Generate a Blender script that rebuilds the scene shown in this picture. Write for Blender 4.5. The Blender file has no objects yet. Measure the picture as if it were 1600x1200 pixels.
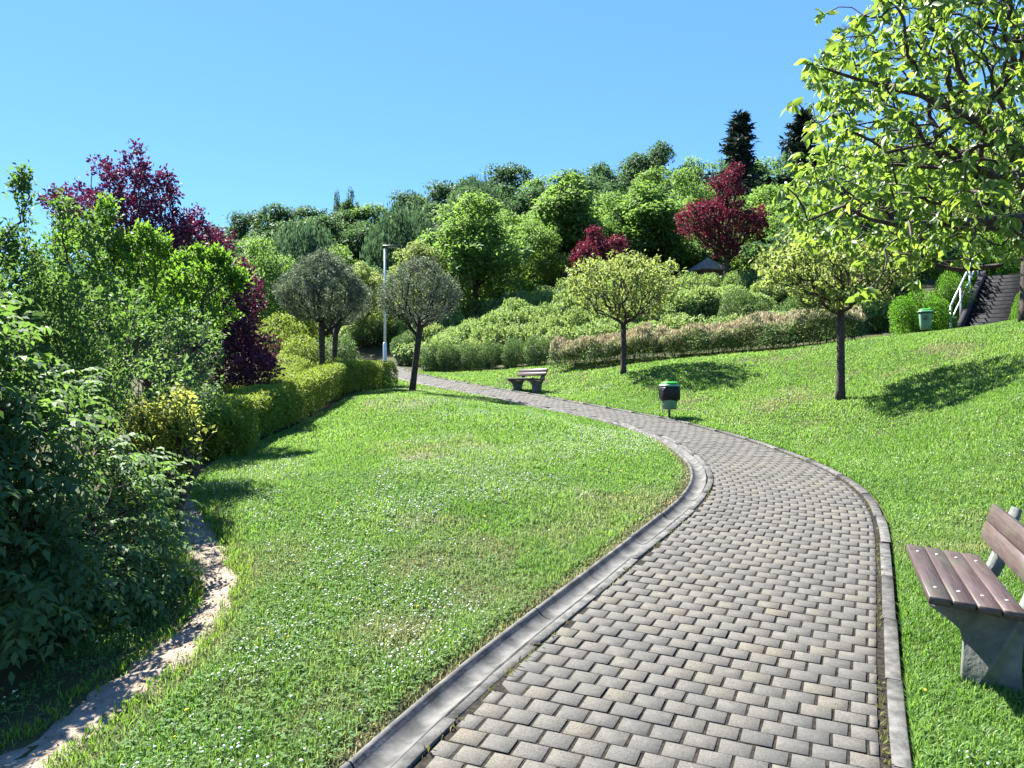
import bpy, math
import numpy as np
from mathutils import Vector

R = np.random.default_rng(11)
C = bpy.context.scene.collection
S = 2.0 / 2.4            # scale of the depth estimates
CAMZ = 2.0
UP = np.array([0., 0., 1.])


def px(x, y, d):
    """point of the place seen at photo position x, y at distance d"""
    d = d * S
    return np.array([(x - 800) / 1200 * d, d, CAMZ + (600 - y) / 1200 * d])


def pl(x, y):
    """point of the sloping park floor seen at x, y (plan)"""
    d = 2880. / (y - 500) * S
    return np.array([(x - 800) / 1200 * d, d])


# ------------------------------------------------------------------ helpers
def tag(o, label=None, cat=None, group=None, kind=None):
    if label: o['label'] = label
    if cat: o['category'] = cat
    if group: o['group'] = group
    if kind: o['kind'] = kind
    return o


def thing(name, label, cat, loc=(0, 0, 0), rotz=0., group=None):
    o = bpy.data.objects.new(name, None)
    C.objects.link(o)
    o.empty_display_size = .2
    o.location = [float(v) for v in loc]
    o.rotation_euler = (0, 0, rotz)
    return tag(o, label, cat, group)


def mesh_obj(name, V, quads=None, tris=None, mat=None, parent=None, rnd=None, dry=None, smooth=False, ngons=None, mats=None, mat_idx=None):
    V = np.asarray(V, dtype=np.float32).reshape(-1, 3)
    q = np.asarray(quads if quads is not None else [], dtype=np.int32).reshape(-1, 4)
    t = np.asarray(tris if tris is not None else [], dtype=np.int32).reshape(-1, 3)
    loops = [q.ravel(), t.ravel()]
    tot = [np.full(len(q), 4, np.int32), np.full(len(t), 3, np.int32)]
    for g in (ngons or []):
        loops.append(np.asarray(g, np.int32)); tot.append(np.array([len(g)], np.int32))
    loops = np.concatenate(loops).astype(np.int32); tot = np.concatenate(tot).astype(np.int32)
    me = bpy.data.meshes.new(name)
    me.vertices.add(len(V)); me.vertices.foreach_set('co', V.ravel())
    me.loops.add(len(loops)); me.loops.foreach_set('vertex_index', loops)
    me.polygons.add(len(tot))
    start = np.concatenate([[0], np.cumsum(tot)[:-1]]).astype(np.int32)
    me.polygons.foreach_set('loop_start', start)
    me.polygons.foreach_set('loop_total', tot)
    if smooth: me.polygons.foreach_set('use_smooth', np.ones(len(tot), bool))
    for nm, a in (('rnd', rnd), ('dry', dry)):
        if a is not None:
            at = me.attributes.new(nm, 'FLOAT', 'POINT')
            at.data.foreach_set('value', np.asarray(a, np.float32))
    for m in (mats or ([mat] if mat else [])):
        me.materials.append(m)
    if mat_idx is not None: me.polygons.foreach_set('material_index', np.asarray(mat_idx, np.int32))
    me.update(calc_edges=True)
    me.validate()
    o = bpy.data.objects.new(name, me)
    C.objects.link(o)
    if parent is not None: o.parent = parent
    return o


def copy_thing(root, loc, rotz=0., scale=(1, 1, 1), label=None, group=None):
    c = root.copy(); C.objects.link(c)
    c.location = [float(v) for v in loc]; c.rotation_euler = (0, 0, rotz); c.scale = scale
    if label: c['label'] = label
    if group: c['group'] = group
    for ch in list(root.children):
        k = ch.copy(); C.objects.link(k); k.parent = c
        for g in list(ch.children):
            h = g.copy(); C.objects.link(h); h.parent = k
    return c


class MB:
    """collects boxes, tubes, lathes, prisms into one mesh"""
    def __init__(s): s.V = []; s.q = []; s.t = []; s.g = []; s.n = 0; s.r = []
    def add(s, V, q=None, t=None, g=None, r=0.5):
        V = np.asarray(V, float).reshape(-1, 3)
        if q is not None and len(q): s.q.append(np.asarray(q, int) + s.n)
        if t is not None and len(t): s.t.append(np.asarray(t, int) + s.n)
        for k in (g or []): s.g.append([int(i) + s.n for i in k])
        s.V.append(V); s.r.append(np.full(len(V), r)); s.n += len(V)
    def box(s, lo, hi, bev=0.0, M=None, r=.5):
        lo = np.array(lo, float); hi = np.array(hi, float)
        b = min(bev, .45 * (hi - lo).min())
        c = (lo + hi) / 2; h = (hi - lo) / 2
        if b <= 0:
            V = np.array([[x, y, z] for z in (-1, 1) for y in (-1, 1) for x in (-1, 1)]) * h + c
            q = [[0, 2, 3, 1], [4, 5, 7, 6], [0, 1, 5, 4], [2, 6, 7, 3], [0, 4, 6, 2], [1, 3, 7, 5]]
            if M is not None: V = V @ M[:3, :3].T + M[:3, 3]
            s.add(V, q, r=r); return
        V = []; idx = {}
        for sx in (-1, 1):
            for sy in (-1, 1):
                for sz in (-1, 1):
                    sg = np.array([sx, sy, sz])
                    for a in range(3):
                        p = sg * (h - b); p[a] = sg[a] * h[a]
                        idx[(sx, sy, sz, a)] = len(V); V.append(c + p)
        q = []; t = []
        for a in range(3):
            b1, b2 = [(1, 2), (2, 0), (0, 1)][a]
            for sg in (-1, 1):
                f = []
                for u, v in ((-1, -1), (1, -1), (1, 1), (-1, 1)):
                    k = [0, 0, 0]; k[a] = sg; k[b1] = u; k[b2] = v
                    f.append(idx[(*k, a)])
                q.append(f if sg > 0 else f[::-1])
        for a in range(3):                       # edges along axis a
            b1, b2 = [(1, 2), (2, 0), (0, 1)][a]
            for u in (-1, 1):
                for v in (-1, 1):
                    k0 = [0, 0, 0]; k0[a] = -1; k0[b1] = u; k0[b2] = v
                    k1 = list(k0); k1[a] = 1
                    f = [idx[(*k0, b1)], idx[(*k1, b1)], idx[(*k1, b2)], idx[(*k0, b2)]]
                    q.append(f[::-1] if u * v > 0 else f)
        for sx in (-1, 1):
            for sy in (-1, 1):
                for sz in (-1, 1):
                    f = [idx[(sx, sy, sz, a)] for a in range(3)]
                    t.append(f if sx * sy * sz > 0 else f[::-1])
        V = np.array(V)
        if M is not None: V = V @ M[:3, :3].T + M[:3, 3]
        s.add(V, q, t, r=r)
    def tube(s, P, rad, n=6, cap=True, r=.5):
        P = np.asarray(P, float); rad = np.broadcast_to(np.asarray(rad, float), (len(P),))
        T = np.gradient(P, axis=0); T /= np.linalg.norm(T, axis=1)[:, None] + 1e-9
        ref = np.array([1., 0, 0]) if abs(T[:, 0]).mean() < .6 else np.array([0, 1., 0])
        A = np.cross(T, ref); A /= np.linalg.norm(A, axis=1)[:, None] + 1e-9
        B = np.cross(T, A)
        th = np.arange(n) * 2 * math.pi / n
        V = P[:, None] + rad[:, None, None] * (np.cos(th)[None, :, None] * A[:, None] + np.sin(th)[None, :, None] * B[:, None])
        m = len(P)
        i = np.arange(m - 1)[:, None] * n + np.arange(n)[None]
        j = np.arange(m - 1)[:, None] * n + (np.arange(n)[None] + 1) % n
        q = np.stack([i, i + n, j + n, j], -1).reshape(-1, 4)
        g = [list(range(n)), list(range((m - 1) * n, m * n))[::-1]] if cap else []
        s.add(V.reshape(-1, 3), q, g=g, r=r)
    def lathe(s, prof, n=20, c=(0, 0, 0), sq=0., r=.5):
        """profile (radius, z); sq squares the section"""
        th = (np.arange(n) + .5) * 2 * math.pi / n
        k = 1. / np.maximum((np.abs(np.cos(th)) ** (2 + 6 * sq) + np.abs(np.sin(th)) ** (2 + 6 * sq)) ** (1. / (2 + 6 * sq)), 1e-6)
        V = []
        for (ra, z) in prof:
            V.append(np.stack([np.cos(th) * k * ra, np.sin(th) * k * ra, np.full(n, z)], -1))
        V = np.concatenate(V) + np.array(c)
        m = len(prof)
        i = np.arange(m - 1)[:, None] * n + np.arange(n)[None]
        j = np.arange(m - 1)[:, None] * n + (np.arange(n)[None] + 1) % n
        q = np.stack([i, j, j + n, i + n], -1).reshape(-1, 4)
        s.add(V, q, g=[list(range(n))[::-1], list(range((m - 1) * n, m * n))], r=r)
    def prism(s, poly, t0, t1, M=None, axis=1, r=.5):
        """polygon in (a, z) extruded along the other horizontal axis"""
        n = len(poly); V = []
        for t in (t0, t1):
            for a, z in poly:
                V.append([a, t, z] if axis == 1 else [t, a, z])
        V = np.array(V, float)
        if M is not None: V = V @ M[:3, :3].T + M[:3, 3]
        q = [[i, (i + 1) % n, n + (i + 1) % n, n + i] for i in range(n)]
        s.add(V, q, g=[list(range(n))[::-1], list(range(n, 2 * n))], r=r)
    def build(s, name, mat, parent=None, smooth=False):
        V = np.concatenate(s.V)
        o = mesh_obj(name, V, np.concatenate(s.q) if s.q else None, np.concatenate(s.t) if s.t else None,
                     mat, parent, rnd=np.concatenate(s.r), ngons=s.g, smooth=smooth)
        return o


# value noise, used to vary things from place to place
_T = R.random((256, 256))
def vnoise(x, y, f):
    x = np.asarray(x) * f + 1000.3; y = np.asarray(y) * f + 1000.7
    xi = np.floor(x).astype(int); yi = np.floor(y).astype(int)
    u = x - xi; v = y - yi; u = u * u * (3 - 2 * u); v = v * v * (3 - 2 * v)
    g = lambda a, b: _T[a % 256, b % 256]
    return (g(xi, yi) * (1 - u) + g(xi + 1, yi) * u) * (1 - v) + (g(xi, yi + 1) * (1 - u) + g(xi + 1, yi + 1) * u) * v
def fbm(x, y, f): return .55 * vnoise(x, y, f) + .3 * vnoise(x, y, 2.1 * f) + .15 * vnoise(x, y, 4.3 * f)
def unit(v): return v / (np.linalg.norm(v, axis=-1, keepdims=True) + 1e-9)
def sstep(a, b, x):
    t = np.clip((x - a) / (b - a), 0, 1); return t * t * (3 - 2 * t)


# ------------------------------------------------------------------ materials
def new_mat(name):
    m = bpy.data.materials.new(name); m.use_nodes = True
    nt = m.node_tree; nt.nodes.clear()
    out = nt.nodes.new('ShaderNodeOutputMaterial')
    return m, nt, out
def N(nt, t, **kw):
    n = nt.nodes.new(t)
    for k, v in kw.items():
        if hasattr(n, k) and k not in n.inputs: setattr(n, k, v)
        else: n.inputs[k].default_value = v
    return n
def rgb(c): return (c[0], c[1], c[2], 1.)
def mixc(nt, fac, a, b, blend='MIX'):
    m = nt.nodes.new('ShaderNodeMix'); m.data_type = 'RGBA'; m.blend_type = blend
    for sock, v in ((m.inputs[0], fac), (m.inputs[6], a), (m.inputs[7], b)):
        if hasattr(v, 'is_linked') or hasattr(v, 'links'): nt.links.new(v, sock)
        elif isinstance(v, (tuple, list)): sock.default_value = rgb(v)
        else: sock.default_value = v
    return m.outputs[2]
def attr(nt, nm):
    a = nt.nodes.new('ShaderNodeAttribute'); a.attribute_name = nm; return a.outputs['Fac']
def noise(nt, scale, detail=4., rough=.55, obj=False):
    tc = nt.nodes.new('ShaderNodeTexCoord')
    n = nt.nodes.new('ShaderNodeTexNoise'); n.inputs['Scale'].default_value = scale
    n.inputs['Detail'].default_value = detail; n.inputs['Roughness'].default_value = rough
    nt.links.new(tc.outputs['Object'], n.inputs['Vector'])
    return n.outputs['Fac']
def ramp(nt, fac, a, b, lo=.35, hi=.65):
    r = nt.nodes.new('ShaderNodeMapRange'); r.inputs[1].default_value = lo; r.inputs[2].default_value = hi
    nt.links.new(fac, r.inputs[0]); r.inputs[3].default_value = a; r.inputs[4].default_value = b
    return r.outputs[0]
def bump(nt, h, strength, dist=.01):
    b = nt.nodes.new('ShaderNodeBump'); b.inputs['Strength'].default_value = strength; b.inputs['Distance'].default_value = dist
    nt.links.new(h, b.inputs['Height']); return b.outputs[0]

def leaf_mat(name, dark, light, trans, tf=.4, rough=.45, spec=.35, vary=.18):
    spec *= .45; rough = min(1., rough + .12)
    m, nt, out = new_mat(name)
    c = mixc(nt, attr(nt, 'rnd'), dark, light)
    oi = nt.nodes.new('ShaderNodeObjectInfo')
    hs = nt.nodes.new('ShaderNodeHueSaturation')
    nt.links.new(c, hs.inputs['Color'])
    v = ramp(nt, oi.outputs['Random'], 1 - vary, 1 + vary, 0, 1); nt.links.new(v, hs.inputs['Value'])
    h = ramp(nt, oi.outputs['Random'], .5 - vary * .07, .5 + vary * .07, 0, 1); nt.links.new(h, hs.inputs['Hue'])
    p = N(nt, 'ShaderNodeBsdfPrincipled', Roughness=rough)
    p.inputs['Specular IOR Level'].default_value = spec
    nt.links.new(hs.outputs[0], p.inputs['Base Color'])
    t = nt.nodes.new('ShaderNodeBsdfTranslucent')
    tc = mixc(nt, attr(nt, 'rnd'), tuple(x * .75 for x in trans), trans)
    nt.links.new(tc, t.inputs['Color'])
    ms = nt.nodes.new('ShaderNodeMixShader'); ms.inputs[0].default_value = tf
    nt.links.new(p.outputs[0], ms.inputs[1]); nt.links.new(t.outputs[0], ms.inputs[2])
    nt.links.new(ms.outputs[0], out.inputs[0])
    return m

def plain_mat(name, a, b, scale=8., rough=.6, spec=.4, bmp=.2, bdist=.01, metal=0., lo=.35, hi=.65, use_rnd=0.):
    m, nt, out = new_mat(name)
    n = noise(nt, scale); c = mixc(nt, ramp(nt, n, 0, 1, lo, hi), a, b)
    if use_rnd:
        hs = nt.nodes.new('ShaderNodeHueSaturation'); nt.links.new(c, hs.inputs['Color'])
        v = ramp(nt, attr(nt, 'rnd'), 1 - use_rnd, 1 + use_rnd, 0, 1); nt.links.new(v, hs.inputs['Value']); c = hs.outputs[0]
    p = N(nt, 'ShaderNodeBsdfPrincipled', Roughness=rough, Metallic=metal)
    p.inputs['Specular IOR Level'].default_value = spec
    nt.links.new(c, p.inputs['Base Color'])
    if bmp: nt.links.new(bump(nt, noise(nt, scale * 4), bmp, bdist), p.inputs['Normal'])
    nt.links.new(p.outputs[0], out.inputs[0])
    return m

M = {}
M['bark'] = plain_mat('bark', (.028, .023, .02), (.075, .062, .05), 14, .9, .2, .6, .02)
M['twig'] = plain_mat('twig', (.03, .026, .022), (.085, .07, .055), 20, .9, .2, .3)
M['dark_twig'] = plain_mat('dark_twig', (.016, .016, .018), (.045, .042, .04), 20, .9, .2, .3)
M['cherry_bark'] = plain_mat('cherry_bark', (.022, .016, .016), (.07, .052, .046), 16, .75, .3, .5, .01)
M['cane'] = plain_mat('cane', (.12, .085, .05), (.22, .16, .1), 20, .85, .2, .3)
# grass
def grass_mat():
    m, nt, out = new_mat('grass_blade')
    c = mixc(nt, attr(nt, 'rnd'), (.046, .12, .02), (.155, .27, .062))
    c = mixc(nt, attr(nt, 'dry'), c, (.25, .23, .12))
    t = mixc(nt, attr(nt, 'rnd'), (.125, .30, .03), (.28, .46, .075))
    t = mixc(nt, attr(nt, 'dry'), t, (.32, .28, .14))
    p = N(nt, 'ShaderNodeBsdfPrincipled', Roughness=.5); p.inputs['Specular IOR Level'].default_value = .25
    nt.links.new(c, p.inputs['Base Color'])
    tr = nt.nodes.new('ShaderNodeBsdfTranslucent'); nt.links.new(t, tr.inputs['Color'])
    ms = nt.nodes.new('ShaderNodeMixShader'); ms.inputs[0].default_value = .42
    nt.links.new(p.outputs[0], ms.inputs[1]); nt.links.new(tr.outputs[0], ms.inputs[2]); nt.links.new(ms.outputs[0], out.inputs[0])
    return m
M['grass'] = grass_mat()
M['clover'] = leaf_mat('clover_leaf', (.04, .10, .03), (.12, .21, .06), (.15, .30, .05), .3, .6, .3, .0)
M['litter'] = leaf_mat('dry_leaf', (.05, .035, .025), (.2, .15, .1), (.1, .07, .04), .1, .8, .2, 0)
M['tuft'] = leaf_mat('tuft_blade', (.045, .12, .012), (.145, .265, .035), (.24, .42, .04), .42, .5, .3, 0)
M['weed'] = leaf_mat('weed_leaf', (.16, .11, .06), (.12, .17, .04), (.2, .2, .05), .3, .7, .2, 0)
M['petal'] = plain_mat('white_petal', (.42, .42, .36), (.62, .62, .56), 40, .6, .2, 0)
M['yellow_petal'] = plain_mat('yellow_petal', (.65, .48, .02), (.75, .6, .04), 40, .6, .2, 0)
def ground_mat():
    m, nt, out = new_mat('park_ground')
    a = mixc(nt, ramp(nt, noise(nt, .6), 0, 1), (.026, .032, .014), (.05, .058, .022))
    a = mixc(nt, ramp(nt, noise(nt, 5.), 0, .7, .45, .7), a, (.07, .055, .03))
    p = N(nt, 'ShaderNodeBsdfPrincipled', Roughness=.95); p.inputs['Specular IOR Level'].default_value = .1
    nt.links.new(a, p.inputs['Base Color'])
    nt.links.new(bump(nt, noise(nt, 30.), .6, .03), p.inputs['Normal'])
    nt.links.new(p.outputs[0], out.inputs[0]); return m
M['ground'] = ground_mat()
M['dirt'] = plain_mat('trodden_earth', (.15, .118, .088), (.28, .235, .185), 9, .95, .1, .8, .02, lo=.3, hi=.7)
M['joint'] = plain_mat('joint_soil', (.009, .008, .007), (.034, .029, .022), 30, .95, .1, .6, .01)
def brick_mat():
    m, nt, out = new_mat('paving_block')
    r = attr(nt, 'rnd')
    cr = nt.nodes.new('ShaderNodeValToRGB')
    el = cr.color_ramp.elements
    el[0].position = 0.; el[0].color = rgb((.058, .058, .055)); el[1].position = 1.; el[1].color = rgb((.108, .093, .068))
    for ps, c in ((.22, (.073, .071, .066)), (.5, (.083, .080, .072)), (.75, (.091, .085, .072)), (.9, (.100, .090, .070))):
        e = el.new(ps); e.color = rgb(c)
    nt.links.new(r, cr.inputs[0])
    c = mixc(nt, ramp(nt, noise(nt, 95., 5, .7), 0, .8, .46, .62), cr.outputs[0], (.038, .037, .034))
    c = mixc(nt, ramp(nt, noise(nt, 160., 3, .7), 0, .7, .56, .68), c, (.145, .14, .128))
    c = mixc(nt, ramp(nt, noise(nt, 1.1, 5), 0, .5, .45, .7), c, (.055, .056, .055))
    c = mixc(nt, ramp(nt, noise(nt, 14., 6), 0, .5, .52, .72), c, (.125, .117, .10))
    p = N(nt, 'ShaderNodeBsdfPrincipled', Roughness=.88); p.inputs['Specular IOR Level'].default_value = .25
    nt.links.new(c, p.inputs['Base Color'])
    nt.links.new(bump(nt, noise(nt, 150., 5), .6, .003), p.inputs['Normal'])
    nt.links.new(p.outputs[0], out.inputs[0]); return m
M['brick'] = brick_mat()
M['kerb'] = plain_mat('kerb_stone', (.042, .043, .042), (.105, .103, .098), 13, .9, .25, .5, .006, use_rnd=.2)
M['gutter'] = plain_mat('gutter_concrete', (.042, .043, .042), (.112, .110, .105), 7, .9, .25, .5, .006, use_rnd=.12)
M['concrete'] = plain_mat('bench_concrete', (.085, .095, .09), (.18, .19, .17), 6, .9, .25, .6, .01)
def wood_mat():
    m, nt, out = new_mat('bench_plank_paint')
    tc = nt.nodes.new('ShaderNodeTexCoord'); mp = nt.nodes.new('ShaderNodeMapping'); mp.inputs['Scale'].default_value = (30, 1.6, 30)
    nt.links.new(tc.outputs['Object'], mp.inputs[0])
    n = nt.nodes.new('ShaderNodeTexNoise'); n.inputs['Scale'].default_value = 2.; n.inputs['Detail'].default_value = 6
    nt.links.new(mp.outputs[0], n.inputs['Vector'])
    c = mixc(nt, ramp(nt, n.outputs[0], 0, 1, .3, .7), (.034, .021, .020), (.070, .047, .045))
    c = mixc(nt, ramp(nt, noise(nt, 3.5, 5), 0, .6, .5, .7), c, (.06, .062, .042))
    hs = nt.nodes.new('ShaderNodeHueSaturation'); nt.links.new(c, hs.inputs['Color'])
    nt.links.new(ramp(nt, attr(nt, 'rnd'), .75, 1.25, 0, 1), hs.inputs['Value'])
    p = N(nt, 'ShaderNodeBsdfPrincipled', Roughness=.5); p.inputs['Specular IOR Level'].default_value = .45
    nt.links.new(hs.outputs[0], p.inputs['Base Color']); nt.links.new(bump(nt, n.outputs[0], .35, .004), p.inputs['Normal'])
    nt.links.new(p.outputs[0], out.inputs[0]); return m
M['wood'] = wood_mat()
M['pole'] = plain_mat('pale_grey_paint', (.46, .49, .52), (.58, .60, .63), 5, .4, .5, .05)
M['dark_metal'] = plain_mat('dark_metal', (.02, .022, .026), (.04, .042, .048), 6, .45, .5, .05)
M['steel'] = plain_mat('galvanised_steel', (.42, .43, .45), (.58, .6, .62), 12, .42, .5, .1, metal=.35)
M['bin_body'] = plain_mat('pale_green_plastic', (.09, .21, .13), (.13, .27, .17), 4, .5, .45, .1)
M['bin_lid'] = plain_mat('bright_green_plastic', (.03, .34, .03), (.05, .42, .05), 4, .4, .5, .05)
M['bin_rim'] = plain_mat('light_green_rim', (.14, .30, .18), (.2, .36, .24), 4, .45, .5, .05)
M['bag'] = plain_mat('black_liner_bag', (.003, .003, .008), (.007, .007, .014), 10, .4, .3, .9, .02)
M['shingle'] = plain_mat('grey_shingles', (.12, .12, .12), (.22, .215, .21), 6, .85, .3, .5)
M['hutwall'] = plain_mat('brown_boards', (.06, .045, .03), (.1, .075, .05), 6, .85, .3, .3)
M['step'] = plain_mat('shaded_step_concrete', (.012, .013, .016), (.03, .03, .034), 6, .9, .2, .4)  # darker than bare concrete: the shade on the stairs is in the colour
# leaves
M['cherry_leaf'] = leaf_mat('cherry_leaf', (.022, .07, .018), (.10, .18, .04), (.30, .46, .055), .46, .3, .9, .06)
M['lawn_cherry_leaf'] = leaf_mat('lawn_cherry_leaf', (.06, .12, .03), (.18, .235, .07), (.36, .45, .10), .42, .45, .5, .06)
M['dome_leaf'] = leaf_mat('dome_leaf', (.07, .105, .075), (.20, .25, .17), (.15, .20, .10), .25, .5, .4, .05)
M['purple_leaf'] = leaf_mat('purple_leaf', (.036, .012, .034), (.12, .04, .08), (.13, .016, .055), .30, .5, .4, .08)
M['plum_leaf'] = leaf_mat('plum_leaf', (.05, .014, .026), (.14, .036, .062), (.20, .02, .045), .36, .5, .35, .08)
M['bright_shrub_leaf'] = leaf_mat('bright_shrub_leaf', (.03, .085, .016), (.09, .19, .025), (.22, .44, .035), .42, .5, .4, .06)
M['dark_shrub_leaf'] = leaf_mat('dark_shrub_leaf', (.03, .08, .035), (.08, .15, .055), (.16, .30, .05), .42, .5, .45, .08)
M['front_bush_leaf'] = leaf_mat('front_bush_leaf', (.04, .095, .044), (.11, .20, .08), (.19, .33, .07), .42, .5, .5, .05)
M['yellow_leaf'] = leaf_mat('yellow_leaf', (.12, .18, .03), (.25, .29, .07), (.45, .50, .10), .42, .5, .3, .05)
M['hedge_leaf'] = leaf_mat('hedge_leaf', (.06, .12, .022), (.25, .33, .05), (.30, .40, .05), .32, .5, .4, .05)
M['slope_leaf'] = leaf_mat('slope_leaf', (.07, .14, .045), (.27, .37, .13), (.30, .42, .10), .34, .5, .4, .18)
M['clip_leaf'] = leaf_mat('clip_leaf', (.045, .095, .035), (.17, .26, .09), (.15, .26, .05), .24, .5, .4, .08)
M['globe_leaf'] = leaf_mat('globe_leaf', (.03, .09, .012), (.11, .25, .02), (.17, .40, .02), .3, .5, .4, .05)
M['tan_tip'] = leaf_mat('tan_tip', (.30, .27, .17), (.55, .50, .33), (.42, .36, .20), .25, .7, .2, .05)
M['wood_light'] = leaf_mat('wood_light_leaf', (.035, .085, .026), (.115, .20, .055), (.23, .40, .07), .42, .5, .35, .2)
M['wood_dark'] = leaf_mat('wood_dark_leaf', (.02, .058, .032), (.055, .11, .05), (.10, .20, .06), .38, .5, .35, .2)
M['wood_pale'] = leaf_mat('wood_pale_leaf', (.08, .13, .04), (.24, .31, .11), (.34, .44, .11), .4, .5, .35, .12)
M['wood_weep'] = leaf_mat('wood_weeping_leaf', (.024, .06, .038), (.06, .115, .065), (.10, .19, .08), .36, .5, .35, .15)
M['needle'] = leaf_mat('needle', (.01, .024, .018), (.024, .044, .03), (.02, .05, .03), .12, .6, .3, .1)

# ------------------------------------------------------------------ the path in plan
Rp = [(1378, 1200), (1380, 1100), (1378, 1000), (1375, 900), (1374, 840), (1371, 808), (1361, 788), (1342, 766), (1316, 746), (1263, 720),
      (1198, 698), (1153, 682), (1097, 669), (1059, 658), (1016, 650), (966, 641), (900, 630), (841, 618), (770, 606), (714, 597), (676, 589), (648, 583.5)]
Lp = [(630, 1200), (777, 1067), (1000, 877), (1060, 822), (1100, 782), (1109, 765), (1113, 748), (1110, 735), (1102, 725), (1087, 710), (1069, 695), (1041, 682), (1012, 672)]
Rw = np.array([pl(*p) for p in Rp])
Lw = np.array([pl(*p) for p in Lp])
d0 = unit(Rw[1] - Rw[0] + np.array([.02, .0])); d0 = unit(np.array([.36, .93]))
pre = np.array([Rw[0] - d0 * k for k in (9., 6., 3., 1.5)])
post = np.array([[-5.2 * S - .4, 38.5 * S], [-7.6 * S, 43 * S], [-10.5 * S, 46 * S], [-15 * S, 48.5 * S], [-21 * S, 49.5 * S]])
Rw = np.concatenate([pre, Rw, post])
def arclen(P): return np.concatenate([[0], np.cumsum(np.linalg.norm(np.diff(P, axis=0), axis=1))])
def resample(P, step, smooth=0.):
    a = arclen(P); n = int(a[-1] / step) + 1
    t = np.linspace(0, a[-1], n)
    Q = np.stack([np.interp(t, a, P[:, i]) for i in range(P.shape[1])], -1)
    if smooth:
        k = int(smooth / step * 3); w = np.exp(-.5 * (np.arange(-k, k + 1) * step / smooth) ** 2); w /= w.sum()
        pad = np.concatenate([Q[0] + (np.arange(-k, 0)[:, None]) * (Q[1] - Q[0]), Q, Q[-1] + np.arange(1, k + 1)[:, None] * (Q[-1] - Q[-2])])
        Q = np.stack([np.convolve(pad[:, i], w, 'valid') for i in range(P.shape[1])], -1)
    return Q
RC = resample(Rw, .1, .7)
RS = arclen(RC)
RT = unit(np.gradient(RC, axis=0)); RN = np.stack([-RT[:, 1], RT[:, 0]], -1)     # to the left
ws, wv = [], []
for p in Lw:
    k = np.argmin(np.linalg.norm(RC - p, axis=1)); ws.append(RS[k]); wv.append(np.linalg.norm(RC[k] - p))
o_ = np.argsort(ws); ws = np.array(ws)[o_]; wv = np.array(wv)[o_]
wid = np.interp(RS, ws, wv)
k_ = np.exp(-.5 * (np.arange(-30, 31) / 12.) ** 2); k_ /= k_.sum()
wid = np.convolve(np.pad(wid, 30, 'edge'), k_, 'valid')
LC = RC + RN * wid[:, None]
GW = .27                                                       # gutter and edge strip
def path_st(X, Y):
    """signed distance left of the right edge, local width, index"""
    P = np.stack([np.ravel(X), np.ravel(Y)], -1); t = np.empty(len(P)); kk = np.empty(len(P), int); dd = np.empty(len(P))
    CC = RC + RN * wid[:, None] * .5
    sub = np.arange(0, len(CC), 3)
    for a in range(0, len(P), 20000):
        D = np.linalg.norm(P[a:a + 20000, None] - CC[None, sub], axis=2); k = sub[D.argmin(1)]
        v = P[a:a + 20000] - RC[k]; t[a:a + 20000] = (v * RN[k]).sum(1); kk[a:a + 20000] = k; dd[a:a + 20000] = D.min(1)
    return t, wid[kk], kk, dd

# ------------------------------------------------------------------ terrain
ctl = []
for k in range(0, len(RC), 22):
    ctl.append((*RC[k], 0.)); ctl.append((*LC[k], 0.))
def cp(x, y, d, dz=0.):
    p = px(x, y, d); ctl.append((p[0], p[1], p[2] + dz - p[1] / 12.))
for a in [(750, 618, 20), (900, 653, 16), (820, 635, 18), (1313, 627, 18), (1420, 611, 17.2), (973, 583, 26), (1080, 590, 23), (1200, 546, 29), (1350, 530, 27), (1445, 519, 25),
          (1500, 527, 26), (1570, 522, 25.2), (1598, 500, 20), (1590, 600, 13.8), (1590, 700, 11.2), (1590, 800, 8.6), (1590, 900, 6.8), (1480, 640, 15), (1700, 520, 16), (1750, 640, 10.),
          (860, 573, 32), (760, 578, 35), (1200, 610, 21.5), (1140, 640, 18.), (643, 607, 24)]:
    cp(*a)
for a in [(760, 492, 48), (900, 445, 50), (1060, 445, 52), (1200, 470, 42), (1135, 440, 52), (840, 500, 42), (1400, 470, 36), (1000, 490, 40)]:
    cp(*a, dz=-.8)
for a in [(1600, 430, 36), (1575, 440, 31.5)]: cp(*a)
for x, y, d, h in [(340, 345, 110, 11), (200, 400, 110, 11), (60, 450, 110, 9), (550, 310, 118, 13), (700, 280, 118, 13), (850, 265, 118, 13), (1050, 240, 110, 13), (1300, 230, 100, 13), (1600, 240, 90, 12),
                   (460, 420, 75, 9), (620, 400, 72, 9), (760, 370, 75, 9), (900, 310, 75, 9), (1050, 290, 75, 9), (1250, 280, 70, 9), (1500, 250, 60, 9)]:
    cp(x, y, d, dz=-h)
for x, y, d, h in [(420, 520, 40, 1.2), (430, 500, 48, 1.4), (590, 520, 60, .2)]: cp(x, y, d, dz=-h)
for _x, _y in ((806, 608), (830, 611), (822, 604)):
    _p = pl(_x, _y); ctl.append((_p[0], _p[1], 0.))
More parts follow.
